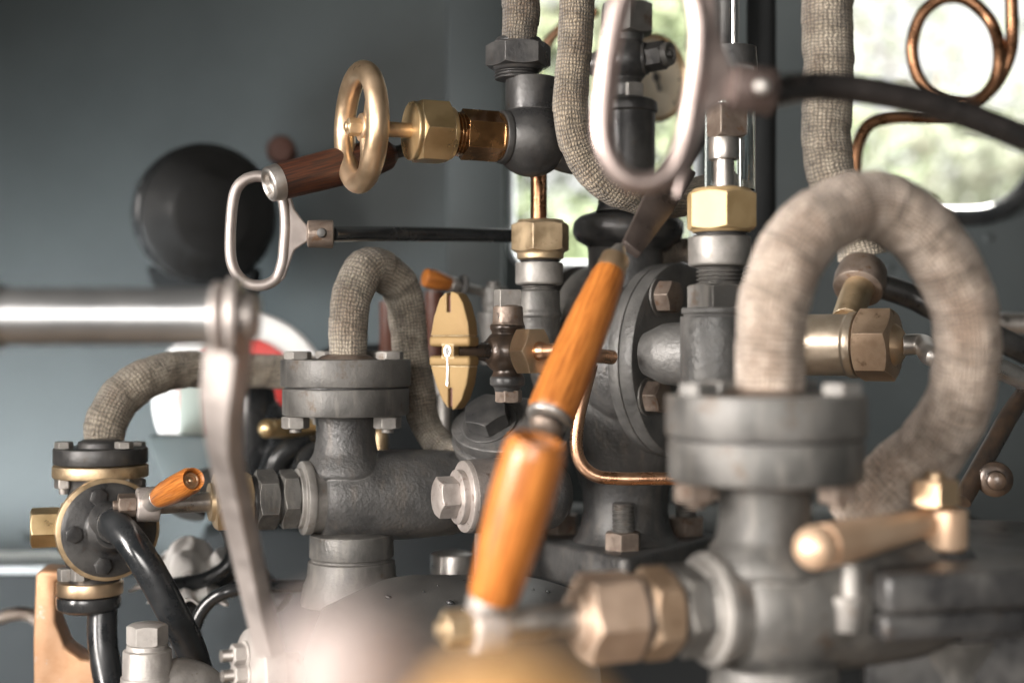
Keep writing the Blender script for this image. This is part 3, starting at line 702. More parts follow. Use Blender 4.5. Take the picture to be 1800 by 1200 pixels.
# gauge glass protector
T = thing('gauge_glass', 'shiny glass tube of the water gauge standing over the large brass nut', 'gauge glass', P(1282, 335, .84))
mb = MB(); mb.vlathe(1282, .86, [(120, 42), (334, 44)], bev=0, capa=False, capb=False); mb.vlathe(1282, .86, [(120, 37), (334, 38)], bev=0, capa=False, capb=False)
build('glass_tube', mb, GLASS, T)
mb = MB(); mb.tube([P(1320, 338, .90), P(1320, 150, .90)], S(8, .90), 20, smooth=False); build('bright_edge_rod', mb, CHROME, T)  # chrome rod added as the bright right edge of the glass
mb = MB(); mb.vlathe(1285, .88, [(85, 44), (150, 48)]); build('top_gland', mb, BLACK, T)
mb = MB(); mb.tube([P(1291, 100, .88), P(1291, -80, .88)], S(8, .88), 20, smooth=False); build('bright_line_rod', mb, CHROME, T)  # chrome rod added as the thin bright line above the glass
mb = MB(); mb.tube([P(1246, 338, .90), P(1246, 150, .90)], S(6, .90), 20, smooth=False); build('bright_edge_rod', mb, CHROME, T)  # chrome rod added as the bright left edge of the glass

# ------------------------------------------------------------------ central turret: big globe body, flanges, foot
d = 1.0
AX = V((.80, -.60, 0)).normalized(); fc = P(1196, 632, .99)
T = thing('steam_turret', 'big dark grey cast iron valve body with round flange and bolted foot in the centre', 'valve', P(1090, 980, 1.0))
mb = MB()
s = K*.99
mb.lathe([(-190*s, 60*s), (-170*s, 100*s), (-120*s, 132*s), (-80*s, 140*s), (-50*s, 128*s), (-30*s, 120*s), (0, 110*s)], fc, AX, 80, .004)
mb.vlathe(1100, 1.03, [(500, 50), (560, 60), (700, 130), (760, 120), (820, 90), (860, 76), (900, 74), (935, 82), (956, 100), (985, 104)], 72, .006)
build('body', mb, CAST, T)
mb = MB(); mb.lathe([(-44*s, 100*s), (-44*s, 168*s), (-22*s, 170*s), (-22*s, 100*s)], fc, AX, 96, .0014); build('rear_flange', mb, CAST2, T)
mb = MB(); mb.lathe([(-21*s, 100*s), (-21*s, 170*s), (6*s, 170*s), (8*s, 150*s), (8*s, 10*s)], fc, AX, 96, .0016); fl = build('front_flange', mb, CAST2, T)
fx, fy, fz = basis(AX)
for a in (2.25, .5, 3.6, 5.4):
    c = fc+(fx*math.cos(a)+fy*math.sin(a))*138*s
    mb = MB(); mb.lathe([(8*s, 10*s), (8*s, 33*s), (12*s, 33*s), (13*s, 10*s)], c, AX, 40); build('washer', mb, IRON, fl)
    mb = MB(); mb.hexp(c, AX, 13*s, 42*s, 25*s, .4); build('bolt', mb, RUST, fl)
# left side flange pair
f2 = P(1040, 606, 1.04); 
mb = MB(); mb.lathe([(-44*s, 80*s), (-44*s, 144*s), (-18*s, 146*s), (-18*s, 80*s)], f2, AX, 96, .0014); build('flange', mb, IRON, T)
mb = MB(); mb.lathe([(-14*s, 80*s), (-14*s, 128*s), (2*s, 128*s), (2*s, 80*s)], f2, AX, 96); build('flange_packing', mb, BLACK, T)
mb = MB(); mb.lathe([(2*s, 60*s), (2*s, 146*s), (34*s, 146*s), (60*s, 128*s)], f2, AX, 96, .003); build('flange', mb, IRON, T)
# mushroom collar and neck
d = 1.02
mb = MB(); mb.vlathe(1104, d, [(372, 60), (380, 84), (390, 96), (408, 98), (422, 92), (432, 74), (440, 66)], bev=.002); build('mushroom_collar', mb, BLACK, T)
mb = MB(); mb.vlathe(1098, d, [(428, 66), (445, 64), (520, 66), (560, 80)], bev=.002); build('neck', mb, CAST, T)
# foot plate: a corner points at the camera
z0 = P(0, 962, .98).z; c0 = P(1098, 0, .955); 
ft = [(P(1092, 0, .945).x, .945), (P(1108, 0, .945).x, .945), (P(1250, 0, 1.05).x, 1.045), (P(1258, 0, 1.06).x, 1.06), (P(1130, 0, 1.16).x, 1.16), (P(1080, 0, 1.16).x, 1.16), (P(930, 0, 1.05).x, 1.05), (P(930, 0, 1.04).x, 1.035)]
mb = MB(); mb.prism([(a, b) for a, b in ft], (0, 0, P(0, 1048, .955).z), (1, 0, 0), (0, 1, 0), S(72, .955), .004, 3, mid=False); foot = build('foot', mb, CAST, T)
for px, py, dd in ((1095, 972, .985), (1206, 945, 1.06), (985, 940, 1.07)):
    mb = MB(); mb.vlathe(px, dd, [(py-4, 20), (py-3, 33), (py+8, 34)]); build('washer', mb, BLACK, foot)
    mb = MB(); mb.vhex(px, dd, py-38, py-3, 29, .35); build('nut', mb, RUST, foot)
    mb = MB(); mb.vthread(px, dd, py-92, py-36, 20, .0026); build('stud', mb, IRON, foot)
# oval gland flange low left of the handle
mb_ax = V((-.25, -.62, .74)).normalized(); oc = P(892, 752, .95)
T = thing('gland_flange', 'tilted dark oval flange with hex nut below the brass wing tap', 'flange', oc)
ox, oy, oz = basis(mb_ax, V((0, 0, 1)))
def oval(k, rx, ry): return [(rx*math.cos(2*PI*i/56), ry*math.sin(2*PI*i/56)) for i in range(56)]
mb = MB(); mb.prism(oval(0, S(112, .95), S(74, .95)), oc-oz*S(32, .95), ox, oy, S(30, .95), .0015); build('lower_plate', mb, CAST, T)
mb = MB(); mb.prism(oval(0, S(104, .95), S(68, .95)), oc-oz*S(2, .95), ox, oy, S(26, .95), .0015); build('upper_plate', mb, CAST, T)
c = oc-ox*S(28, .95)*0+P(868, 728, .93)*0
nc = oc+oz*S(11, .95)-ox*S(30, .95)*(-1 if ox.x < 0 else 1)
mb = MB(); mb.lathe([(0, S(20, .95)), (0, S(50, .95)), (S(4, .95), S(50, .95)), (S(4, .95), S(20, .95))], nc, oz, 40); build('washer', mb, BLACK, T)
mb = MB(); mb.hexp(nc, oz, S(4, .95), S(36, .95), S(36, .95), .3); build('nut', mb, BLACK, T)
mb = MB(); mb.lathe([(-S(120, .95), S(50, .95)), (-S(40, .95), S(50, .95))], oc, oz, 40); build('stem', mb, CAST, T)

# ------------------------------------------------------------------ cross tap with brass wing handle
d = .86; s = K*d
cc = P(890, 618, d)
T = thing('wing_tap', 'small dark cross shaped tap with cream brass wing handle and bronze union nut', 'tap', cc)
mb = MB(); mb.sphere(cc, 41*s, (0, 0, 1)); mb.vlathe(892, d, [(569, 26), (572, 31), (578, 31), (584, 27), (640, 26), (655, 25), (662, 29)], bev=.001)
LX = V((-.90, -.43, 0)).normalized()
mb.lathe([(0, 24*s), (36*s, 21*s), (44*s, 16*s), (110*s, 15*s)], cc, LX, 40, .001)
RX = V((.80, -.60, .02)).normalized()
mb.lathe([(0, 30*s), (40*s, 30*s)], cc, RX, 40, .001)
build('cross_body', mb, OILY, T)
mb = MB(); mb.vlathe(893, d, [(536, 20), (539, 26), (566, 27), (573, 30), (575, 24)], bev=.0008); cb = build('top_collar', mb, RUST, T)
mb = MB(); mb.hexp(P(892, 600, d), (0, 0, 1), (600-541)*s, (600-509)*s, 19*s, .30, 4, flat=1.2); build('square_head', mb, BOLT, T)
# stamped figure on the collar
mb = MB(); y_ = d-27.2*s
sevenx = [(-4, 5), (3, 5), (-1, -6)]
mb.tube([V((P(876, 0, d).x+a*s*.8, d-21.6*s, P(0, 555, d).z+b*s*.8)) for a, b in sevenx], .7*s, 8, smooth=False); build('stamped_digit', mb, BLACK, cb)
mb = MB(); mb.vlathe(892, d, [(658, 24), (663, 31), (676, 31), (680, 24), (688, 22)], bev=.001); build('bottom_collar', mb, BLACK, T)
mb = MB(); mb.vhex(894, d, 685, 707, 21, .25); mb.vlathe(894, d, [(676, 18), (687, 18)]); build('bottom_nut', mb, RUST, T)
mb = MB(); mb.hexp(cc, RX, 36*s, 70*s, 38*s, .52); un = build('union_nut', mb, BRONZE, T)
mb = MB(); mb.lathe([(62*s, 14*s), (72*s, 17*s), (82*s, 15*s), (86*s, 13*s)], cc, RX, 32, .0006); build('pipe_sleeve', mb, COPPER, un)
c1 = cc+RX*80*s
mb = MB(); mb.tube([c1, c1+RX*40*s, c1+RX*70*s+V((0, 0, -3*s)), c1+RX*72*s+V((24*s, 0, -8*s)), c1+RX*60*s+V((70*s, 30*s, -12*s))], 12.5*s, 20); build('outlet_pipe', mb, COPPER, T)
# wing handle
wc = P(800, 617, .815); s2 = K*.815
wux = V((.92, -.39, 0)).normalized(); wux = V((.93, .37, 0)).normalized() if False else V((.90, -.43, 0)).normalized()
WX = 1.22
def wing(sign):
    if sign > 0: pts = [(-9, 102), (-18, 92), (-27, 62), (-33, 27), (30, 27), (28, 50), (20, 84), (12, 100), (3, 104), (-.5, 104), (-.5, 68), (-6.5, 68), (-6.5, 103)]
    else: pts = [(-33, -26), (-24, -60), (-14, -86), (-4, -101), (-4, -64), (2, -64), (2, -103), (8, -100), (18, -84), (26, -56), (30, -26)]
    return [(a*s2*WX, b*s2) for a, b in pts]
wh = None
mb = MB()
mb.prism(wing(1), wc, wux, (0, 0, 1), 34*s2, 2.6*s2, 3)
mb.prism(wing(-1), wc, wux, (0, 0, 1), 34*s2, 2.6*s2, 3)
for z in (17.5, -17.5): mb.prism([(a*s2, b*s2) for a, b in ((-43, z-9.5), (39, z-9.5), (39, z+9.5), (-43, z+9.5))], wc, wux, (0, 0, 1), 38*s2, 6*s2, 3)
mb.prism([(a*s2, b*s2) for a, b in ((-17, -18), (7, -18), (7, 18), (-17, 18))], wc, wux, (0, 0, 1), 37*s2, 2*s2)
wh = build('wing_handle', mb, CREAMBRASS, T)
nrm = wux.cross(V((0, 0, 1))); nrm = nrm if nrm.y < 0 else -nrm
mb = MB()
for a0, a1, b0, b1 in ((-8, 1, 64, 98), (-6, 4, -97, -60)): mb.prism([(a*s2*WX, b*s2) for a, b in ((a0, b0), (a1, b0), (a1, b1), (a0, b1))], wc+nrm*3*s2, wux, (0, 0, 1), 14*s2)
build('slot_shade', mb, BROWNPIPE, wh)  # dark filler in the notches, coloured so they look recessed
mb = MB(); c3 = wc+wux*(-5*s2)+nrm*17.6*s2; mb.lathe([(0, 6*s2), (1.5*s2, 6*s2), (1.5*s2, 3*s2)], c3, nrm, 24, 0); hole = build('pin_hole', mb, BLACK, wh)
mb = MB(); mb.tube([c3+nrm*1.2*s2+(wux*math.cos(a)*5.5+V((0, 0, 1))*math.sin(a)*9)*s2 for a in [2*PI*i/16 for i in range(16)]], 1.6*s2, 8, True, sub=2)
mb.tube([c3+nrm*s2+V((0, 0, -9*s2)), c3+nrm*1.2*s2+V((0, 0, -26*s2)), c3+nrm*2.0*s2+V((0, 0, -46*s2)), c3+nrm*2.4*s2+V((0, 0, -60*s2))]
        , [2.2*s2, 1.4*s2, 1.5*s2, 2.2*s2], 8); build('split_pin', mb, CHROME, wh)
mb = MB(); mb.lathe([(0, 13*s2), (60*s2, 14*s2)], wc-LX*4*s2, -LX, 32, 0); build('tap_stem', mb, OILY, T)

# bent copper pipe in front of the casting
d = .86
mb = MB(); mb.tube([P(1040, 640, d), P(1027, 690, d), P(1017, 735, d), (P(1013, 782, d)), P(1022, 815, d), P(1048, 836, d), P(1090, 841, d), P(1150, 841, d), P(1215, 842, d)], S(11.5, d), 20, sub=10)
build('copper_pipe', mb, COPPER, label='thin bare copper pipe bent to the right between orange grips and the casting', cat='pipe')

# horizontal side branch with hex plug
d = .87; s = K*d
T = thing('hex_plug_branch', 'horizontal grey branch with pinkish hex plug pointing left, behind the nearest orange grip', 'pipe fitting', P(810, 872, d))
AXL = V((-.93, -.36, .0)).normalized(); c = P(822, 872, d)
mb = MB(); mb.lathe([(-100*s, 60*s), (-96*s, 66*s), (-40*s, 66*s), (0, 64*s)], c, AXL, 64, .002); build('branch', mb, pbr('brown_grey_branch', (.13, .118, .11), (.21, .185, .17), .45, .46, 45, bump=.7, edge=(.45, .41, .38), spots=((.10, .07, .055), .58)), T)
mb = MB(); mb.lathe([(-185*s, 40*s), (-165*s, 62*s), (-120*s, 68*s), (-94*s, 64*s)], c, AXL, 64, .003); build('branch_root', mb, CAST, T)
mb = MB(); mb.lathe([(-2*s, 50*s), (-2*s, 64*s), (9*s, 63*s), (10*s, 40*s)], c, AXL, 56); build('end_ring', mb, PLUG, T)
mb = MB(); mb.lathe([(9*s, 30*s), (9*s, 47*s), (22*s, 48*s), (24*s, 30*s)], c, AXL, 56); build('washer', mb, PLUG, T)
mb = MB(); mb.hexp(c, AXL, 22*s, 58*s, 32*s, .25, flat=.93); build('plug', mb, PLUG, T)
mb = MB(); mb.box(P(842, 990, .98), S(14, .98), .006, S(150, .98), .0005); build('steel_strip', mb, IRON, label='thin upright steel strip under the hex plug branch', cat='strip')
mb = MB(); mb.vlathe(795, 1.05, [(968, 20), (972, 38), (1100, 40)], bev=.002); build('steel_post', mb, STEEL, label='short blurred steel post left of the thin steel strip', cat='post')

# ------------------------------------------------------------------ left flanged brass fitting
d = .96; s = K*d
T = thing('water_valve', 'brass and black flanged fitting at left with domed cover and hex plug', 'valve', P(165, 1070, d))
mb = MB(); mb.vlathe(178, d, [(772, 30), (776, 40), (788, 42)], bev=.001); mb.vlathe(177, d, [(786, 40), (786, 81), (814, 81), (815, 40)], bev=.0012); build('top_flange', mb, BLACK, T)
mb = MB(); mb.vlathe(177, d, [(816, 40), (816, 82), (838, 82), (839, 30)], bev=.0014); build('brass_flange', mb, DULLBRASS, T)
for bx, dz in ((112, -.01), (218, -.016), (240, .02)):
    mb = MB(); mb.vhex(bx, d+dz, 776, 788, 14, .3); build('bolt_head', mb, BOLT, T)
    mb = MB(); mb.vhex(bx, d+dz, 840, 858, 14, .3); mb.vlathe(bx, d+dz, [(856, 9), (868, 8)], 24); build('nut', mb, STEEL, T)
mb = MB(); mb.vlathe(175, d, [(836, 52), (850, 50), (880, 56)], bev=.001); build('neck', mb, BLACK, T)
mb = MB(); mb.vlathe(165, d, [(975, 50), (1022, 44)], bev=0); build('lower_neck', mb, BLACK, T)
da = V((.46, -.885, .02)).normalized(); dc = P(190, 930, .925)
mb = MB(); mb.lathe([(-.055, .02), (-.05, 60*s), (-10*s, 74*s)], dc, da, 64, .002); build('body', mb, BLACK, T)
mb = MB(); mb.lathe([(-14*s, 60*s), (-14*s, 86*s), (4*s, 87*s), (6*s, 70*s)], dc, da, 72, .001); build('cover_rim', mb, DULLBRASS, T)
mb = MB(); mb.lathe([(5*s, 60*s), (5*s, 79*s), (12*s, 80*s), (15*s, 72*s), (17*s, 40*s), (28*s, 34*s), (34*s, 28*s)], dc, da, 72, .002); cov = build('cover', mb, BLACK, T)
for a in (.6, 1.9, 3.2, 4.5):
    x_, y_, _ = basis(da); c = dc+(x_*math.cos(a)+y_*math.sin(a))*60*s
    mb = MB(); mb.hexp(c, da, 14*s, 24*s, 13*s, a); build('cover_bolt', mb, BLACK, cov)
LA = V((-.95, -.30, 0)).normalized(); lc = P(120, 925, d-.02)
mb = MB(); mb.lathe([(-30*s, 30*s), (-14*s, 46*s), (0, 46*s), (2*s, 41*s), (12*s, 41*s), (14*s, 20*s)], lc, LA, 48, .001); build('plug_collar', mb, BRONZE, T)
mb = MB(); mb.hexp(lc, LA, 12*s, 62*s, 30*s, .3, flat=.92); build('hex_plug', mb, BRASS, T)
mb = MB(); mb.vlathe(158, d, [(1020, 30), (1020, 57), (1043, 57), (1044, 30)], bev=.001); build('lower_brass_flange', mb, BRONZE, T)
mb = MB(); mb.vlathe(156, d, [(1045, 30), (1045, 56), (1068, 55), (1074, 40)], bev=.002); build('lower_flange', mb, BGLOSS, T)
for bx, dz in ((116, -.01), (140, -.022)):
    mb = MB(); mb.vhex(bx, d+dz, 998, 1020, 13, .3); build('flange_bolt', mb, BOLT, T)
# hose
T = thing('rubber_hose', 'thick black glossy hose curving down from the domed cover at left', 'hose', P(200, 920, .90))
mb = MB(); mb.tube([dc+da*20*s, P(196, 918, .90), P(225, 945, .885), P(262, 1000, .88), P(300, 1070, .885), P(335, 1140, .90), P(360, 1230, .92)], [S(27, .9)]*7, 28); build('hose', mb, RUBBER, T)
mb = MB(); mb.tube([P(188, 912, .918), P(204, 922, .898)], S(33, .9), 28, smooth=False); build('clamp_ring', mb, BLACK, T)
mb = MB(); mb.tube([P(180, 1068, .96), P(180, 1120, .955), P(186, 1170, .95), P(200, 1240, .94)], S(26, .95), 24); build('rubber_hose', mb, RUBBER, label='black hose hanging straight down below the lower brass flange', cat='hose')
# tan bracket
d = .99
mb = MB()
br = [(72, 1002), (82, 994), (112, 996), (116, 1010), (106, 1016), (106, 1085), (122, 1128), (150, 1150), (205, 1158), (215, 1250), (70, 1250), (68, 1120)]
mb.prism([((a-140)*K*d, -(b-1100)*K*d) for a, b in br][::-1], P(140, 1100, d), (1, .12, 0), (0, 0, 1), .03, .004, 3)
build('bracket', mb, OCHRE, label='tan cast bronze bracket at bottom left', cat='bracket')
# rags
def rag(c, rx, ry, rz, label, seed):
    mb = MB(); n = 56; bm = mb.bm; g = []
    for j in range(n+1):
        row = []
        for i in range(n+1):
            u, v = -1+2*i/n, -1+2*j/n
            q = V((u*1.3, v*1.3, seed))
            wv = noise.noise(q*.9)*1.6
            fold = math.sin(5.5*u+2.2*v+3.5*wv+seed)*.20+math.sin(9*v-4*u+3*noise.noise(q*1.4))*.09
            z = math.exp(-(u*u*1.1+v*v*1.0))*1.15-.4+1.5*fold*(1-.3*abs(u))+.16*noise.noise(q*3)
            row.append(bm.verts.new(c+V((u*rx*(1+.18*noise.noise(q*1.1+V((4, 0, 0)))), v*ry*(1+.2*noise.noise(q*1.2)), z*rz))))
        g.append(row)
    for j in range(n):
        for i in range(n): bm.faces.new((g[j][i], g[j][i+1], g[j+1][i+1], g[j+1][i]))
    r_ = bmesh.ops.extrude_face_region(bm, geom=bm.faces[:]); bmesh.ops.translate(bm, verts=[q_ for q_ in r_['geom'] if isinstance(q_, bmesh.types.BMVert)], vec=(0, 0, -.0012))
    build('cotton_rag', mb, RAG, label=label, cat='rag', angle=80)
rag(P(332, 996, 1.08), S(72, 1.08), .045, S(46, 1.08), 'crumpled white rag tucked behind the thick black hose', 1.7)
rag(P(345, 1044, 1.03), S(66, 1.03), .03, S(20, 1.03), 'flat white rag edge under the crumpled rag', 5.2)
mb = MB(); mb.tube([P(290, 1030, 1.03), P(360, 1018, 1.02), P(402, 990, 1.02), P(408, 950, 1.03), P(385, 910, 1.05)], S(13, 1.02), 18); build('black_cable', mb, RUBBER, label='thin black cable looping round the white rags', cat='cable')
mb = MB(); mb.tube([P(338, 1180, .98), P(340, 1110, .98), P(365, 1060, .98), P(410, 1036, .98), P(480, 1030, 1.0), P(560, 1030, 1.02)], S(12, .98), 18); build('black_pipe', mb, BGLOSS, label='thin black pipe hooking over at the bottom, under the long lever', cat='pipe')
for k, (pts, w, mt, lb) in enumerate((
    ([P(410, 700, 1.16), P(470, 720, 1.15), P(500, 800, 1.12), P(470, 880, 1.10), P(420, 930, 1.09), P(430, 1010, 1.08)], 24, RUBBER, 'thick black hose snaking down behind the long flat lever arm'),
    ([P(500, 1060, 1.05), P(420, 1000, 1.06), P(330, 1070, 1.04), P(300, 1190, 1.02)], 20, RUBBER, 'black hose arching low behind the pale hex bolt fitting'),
    ([P(330, 905, 1.12), P(345, 860, 1.13), P(400, 850, 1.14), P(470, 880, 1.15)], 30, IRON, 'short dark grey pipe behind the small orange grip'))):
    mb = MB(); mb.tube(pts, S(w, 1.1), 20); build('black_hose' if mt is RUBBER else 'grey_pipe', mb, mt, label=lb, cat='hose' if mt is RUBBER else 'pipe')
mb = MB(); mb.tube([P(-60, 1110, 1.2), P(30, 1078, 1.2), P(75, 1100, 1.2), P(80, 1180, 1.2)], S(12, 1.2), 16); build('brown_pipe', mb, RUST, label='brown curved pipe at the bottom left edge', cat='pipe')

# ------------------------------------------------------------------ bottom-left light steel fitting and studded flange
d = .84; s = K*d
T = thing('pipe_elbow', 'pale grey steel fitting with hex bolt on top at the bottom left', 'pipe fitting', P(258, 1220, d))
mb = MB(); mb.vhex(259, d, 1096, 1132, 31, .22, flat=.95); build('bolt_head', mb, PALESTEEL, T)
mb = MB(); mb.vlathe(259, d, [(1130, 20), (1131, 36), (1140, 36), (1141, 42), (1186, 43), (1188, 46), (1260, 48)], bev=.0012)
mb.tube([P(270, 1225, d), P(310, 1196, d+.01), P(350, 1205, d+.02), P(385, 1240, d+.03)], [S(40, d)]*4, 32); build('body', mb, PALESTEEL, T)
d = .78; s = K*d
FA = V((-.86, -.50, .05)).normalized(); c = P(436, 1190, d)
T = thing('studded_flange', 'pale grey round flange with threaded studs and nuts at the bottom edge', 'flange', c)
mb = MB(); mb.lathe([(-40*s, 60*s), (-40*s, 84*s), (-2*s, 85*s), (0, 40*s)], c, FA, 64, .001); mb.lathe([(-90*s, 40*s), (-30*s, 44*s)], c, FA, 48); build('flange_plate', mb, PALESTEEL, T)
fx, fy, _ = basis(FA)
for px, py in ((398, 1152), (418, 1186)):
    b0 = c+(P(px, py, d)-c)-FA*0
    b0 = b0-FA*((b0-c).dot(FA))
    mb = MB(); mb.lathe([(0, 10*s), (0, 25*s), (4*s, 25*s), (4*s, 10*s)], b0, FA, 36); build('washer', mb, PALESTEEL, T)
    mb = MB(); mb.hexp(b0, FA, 4*s, 25*s, 18*s, .3); build('nut', mb, PALESTEEL, T)
    mb = MB(); mb.thread(b0, FA, 24*s, 46*s, 11*s, .0014); build('stud', mb, STEEL, T)

# ------------------------------------------------------------------ foreground: chrome bar with flat lever
d = .56; s = K*d
T = thing('lever_bar', 'polished steel bar entering from the left with double collar and flat bent lever arm', 'lever', P(400, 560, d))
bx = V((1, .03, .0)).normalized()
b0 = P(-60, 556, d)
mb = MB(); mb.lathe([(0, 57*s), (62*s, 58*s), (66*s, 51*s), (436*s, 51*s)], b0, bx, 48, .0008); build('bar', mb, BARSTEEL, T)
for a, w, r_ in ((432, 20, 62), (460, 24, 74)):
    mb = MB(); mb.lathe([(a*s, 40*s), ((a+2)*s, r_*s), ((a+w-2)*s, r_*s), ((a+w)*s, 40*s)], b0, bx, 56, .002); build('collar', mb, SATIN, T)
mb = MB(); mb.lathe([(486*s, 44*s), (504*s, 44*s), (512*s, 36*s), (514*s, 10*s)], b0, bx, 48, .002); build('end_boss', mb, SATIN, T)
# flat arm: swept strip
mb = MB()
arm = [(402, 590, 46, .565), (398, 640, 46, .57), (393, 690, 44, .575), (392, 740, 36, .58), (397, 800, 28, .60), (410, 860, 27, .62), (425, 930, 26, .635), (440, 1000, 25, .65), (458, 1080, 22, .66), (474, 1150, 22, .67)]
ring_l = []
for px, py, hw, dd in arm:
    c = P(px, py, dd); ux_ = V((.80, -.60, 0)); uy_ = V((-.60, -.80, 0))
    w = S(hw, dd)*.95; th = .0045
    ring_l.append([c+ux_*w*a+uy_*th*b for a, b in ((-1, -.7), (-.94, -1), (.94, -1), (1, -.7), (1, .7), (.94, 1), (-.94, 1), (-1, .7))])
mb._rings(ring_l, [i*.02 for i in range(len(ring_l))]); build('arm', mb, SATIN, T, angle=40)

# upper orange grip on the flat dark regulator lever
T = thing('regulator_lever', 'orange wooden grip with pale ferrule on flat dark lever, upper of two grips', 'lever', P(1080, 460, .78))
a_, b_ = P(1083, 452, .755), P(964, 738, .705); dv = (b_-a_).normalized(); s = K*.76; L_ = (b_-a_).length
mb = MB(); mb.lathe([(0, 14*s), (1*s, 25*s), (34*s, 27*s), (35*s, 20*s)], a_, dv, 40, .0008); build('ferrule', mb, COPPER if False else BRONZE, T)
mb = MB(); mb.lathe([(33*s, 27*s), (45*s, 30*s), (120*s, 36*s), (L_*.72, 41*s), (L_*.95, 41*s), (L_*.985, 37*s), (L_, 24*s)], a_, dv, 44, .0012); build('handle', mb, ORANGE, T)
mb = MB(); mb.lathe([(L_*.975, 39*s), (L_*1.0, 38*s), (L_*1.01, 30*s), (L_*1.012, 6*s)], a_, dv, 40, .0008); build('end_cap', mb, STEEL, T)
mb = MB(); mb.lathe([(L_, 8*s), (L_+6*s, 26*s), (L_+14*s, 30*s), (L_+26*s, 20*s), (L_+30*s, 4*s)], a_, dv, 36, .001); build('end_knob', mb, RUST, T)
mb = MB(); mb.lathe([(-24*s, 9*s), (-8*s, 16*s), (2*s, 17*s)], a_, dv, 32, .0005); build('tang', mb, STEEL, T)
mb = MB()
la = P(1195, 300, .83); ld = (la-P(1095, 440, .778)).normalized(); lx = ld.cross(V((0, 1, 0))).normalized()
Ln = (la-P(1092, 446, .778)).length
mb.prism([(-20*s, 0), (20*s, 0), (38*s, Ln*.5), (34*s, Ln*1.0), (-18*s, Ln*1.0), (-24*s, Ln*.5)], P(1108, 440, .785), lx, ld, .006, .0012); build('arm', mb, RUST if False else pbr('brown_black_lever', (.06, .048, .043), (.09, .072, .064), .5, .4), T)

# ------------------------------------------------------------------ right side brass fittings
d = .92; s = K*d
T = thing('union_fitting', 'brass cylinder with large hex union nut and steel rod inside the big pale arch', 'pipe fitting', P(1470, 610, d))
RA = V((.86, -.51, 0)).normalized(); c = P(1462, 606, d)
mb = MB(); mb.lathe([(-90*s, 40*s), (-60*s, 54*s), (30*s, 54*s), (34*s, 58*s), (48*s, 58*s), (50*s, 40*s)], c, RA, 56, .001); build('barrel', mb, pbr('greyish_brass', (.40, .33, .25), (.52, .44, .35), .75, .42, 40, bump=.2), T)
mb = MB(); mb.hexp(c, RA, 50*s, 112*s, 56*s, .22); build('union_nut', mb, BROWNBRONZE, T)
mb = MB(); mb.lathe([(110*s, 38*s), (122*s, 30*s), (128*s, 20*s)], c, RA, 40, .002); build('nut_cone', mb, BRONZE, T)
e_ = c+RA*124*s
mb = MB(); mb.tube([e_, e_+RA*20*s+V((16*s, 0, 0)), P(1640, 626, .86), P(1705, 632, .87), P(1760, 650, .88), P(1850, 690, .9)], 18*s, 20); build('rod', mb, STEEL, T)
mb = MB(); mb.tube([P(1488, 566, .93), P(1500, 530, .95), P(1512, 500, .965)], S(27, .95), 28); build('riser', mb, DULLBRASS, T)
pa = (P(1522, 450, .98)-P(1500, 530, .95)).normalized()
mb = MB(); mb.lathe([(-4*s, 34*s), (-2*s, 46*s), (26*s, 48*s), (56*s, 44*s), (58*s, 30*s)], P(1508, 508, .965), pa, 48, .002); build('pipe_clamp', mb, PLUG if False else RUST, T)
mb = MB(); mb.tube([P(1540, 500, 1.0), P(1600, 520, 1.0), P(1660, 550, 1.0), P(1850, 640, 1.02)], S(22, 1.0), 18); build('dark_pipe', mb, BLACK, label='dark pipe sloping down right behind the big pale arch', cat='pipe')
mb = MB(); mb.tube([P(1690, 566, 1.15), P(1900, 572, 1.15)], S(19, 1.15), 18, smooth=False); build('steel_rod', mb, STEEL, label='blurred steel rod at the right edge below the window', cat='rod')
mb = MB(); mb.tube([P(1690, 880, .84), P(1745, 782, .86), P(1782, 718, .88), P(1850, 630, .92)], S(17, .86), 18); build('brown_pipe', mb, OILY, label='brown pipe rising to the right edge beside the big arch', cat='pipe')
# ball lever on the dark valve
d = .64; s = K*d
T = thing('injector_valve', 'dark valve body in the right foreground carrying a brass ball lever', 'valve', P(1650, 1000, d))
db_ = P(1650, 930, d)
hd_ = (P(1436, 962, .585)-P(1640, 915, d)).normalized(); Lb = (P(1436, 962, .585)-P(1640, 915, d)).length
mb = MB(); mb.lathe([(0, 24*s), (30*s, 25*s), (Lb*.8, 36*s), (Lb*.95, 36*s)], P(1640, 915, d), hd_, 40, .001); mb.sphere(P(1434, 962, .585), S(40, .585)); lv = build('ball_lever', mb, BALLBRASS, T)
mb = MB(); mb.vlathe(1660, d, [(893, 30), (894, 40), (962, 40), (966, 30), (980, 26)], bev=.0014); build('lever_boss', mb, BALLBRASS, lv)
mb = MB(); mb.vhex(1643, d-.004, 842, 888, 38, .42); mb.vlathe(1643, d-.004, [(828, 10), (830, 18), (842, 20)]); mb.vlathe(1643, d-.004, [(887, 34), (894, 28)]); build('lever_nut', mb, BRONZE, lv)
mb = MB(); mb.vlathe(1665, d, [(966, 44), (978, 50), (996, 120)], bev=.002); build('gland', mb, BGLOSS, T)
fo = [(1535, .60), (1560, .585), (1810, .60), (1900, .66), (1880, .76), (1640, .78), (1540, .68)]
mb = MB(); mb.prism([(P(a, 0, b_).x, b_) for a, b_ in fo], (0, 0, P(0, 1070, .6).z), (1, 0, 0), (0, 1, 0), S(68, .6), .003, 3, mid=False); build('top_flange', mb, BLACK, T)
mb = MB(); mb.prism([(P(a, 0, b_).x*.997, b_+.004) for a, b_ in fo], (0, 0, P(0, 1122, .6).z), (1, 0, 0), (0, 1, 0), S(49, .6), .003, 3, mid=False); build('lower_flange', mb, BLACK, T)
mb = MB(); mb.vlathe(1660, .66, [(1110, 100), (1140, 90), (1170, 80), (1300, 80)], bev=.003); build('body', mb, IRON, T)
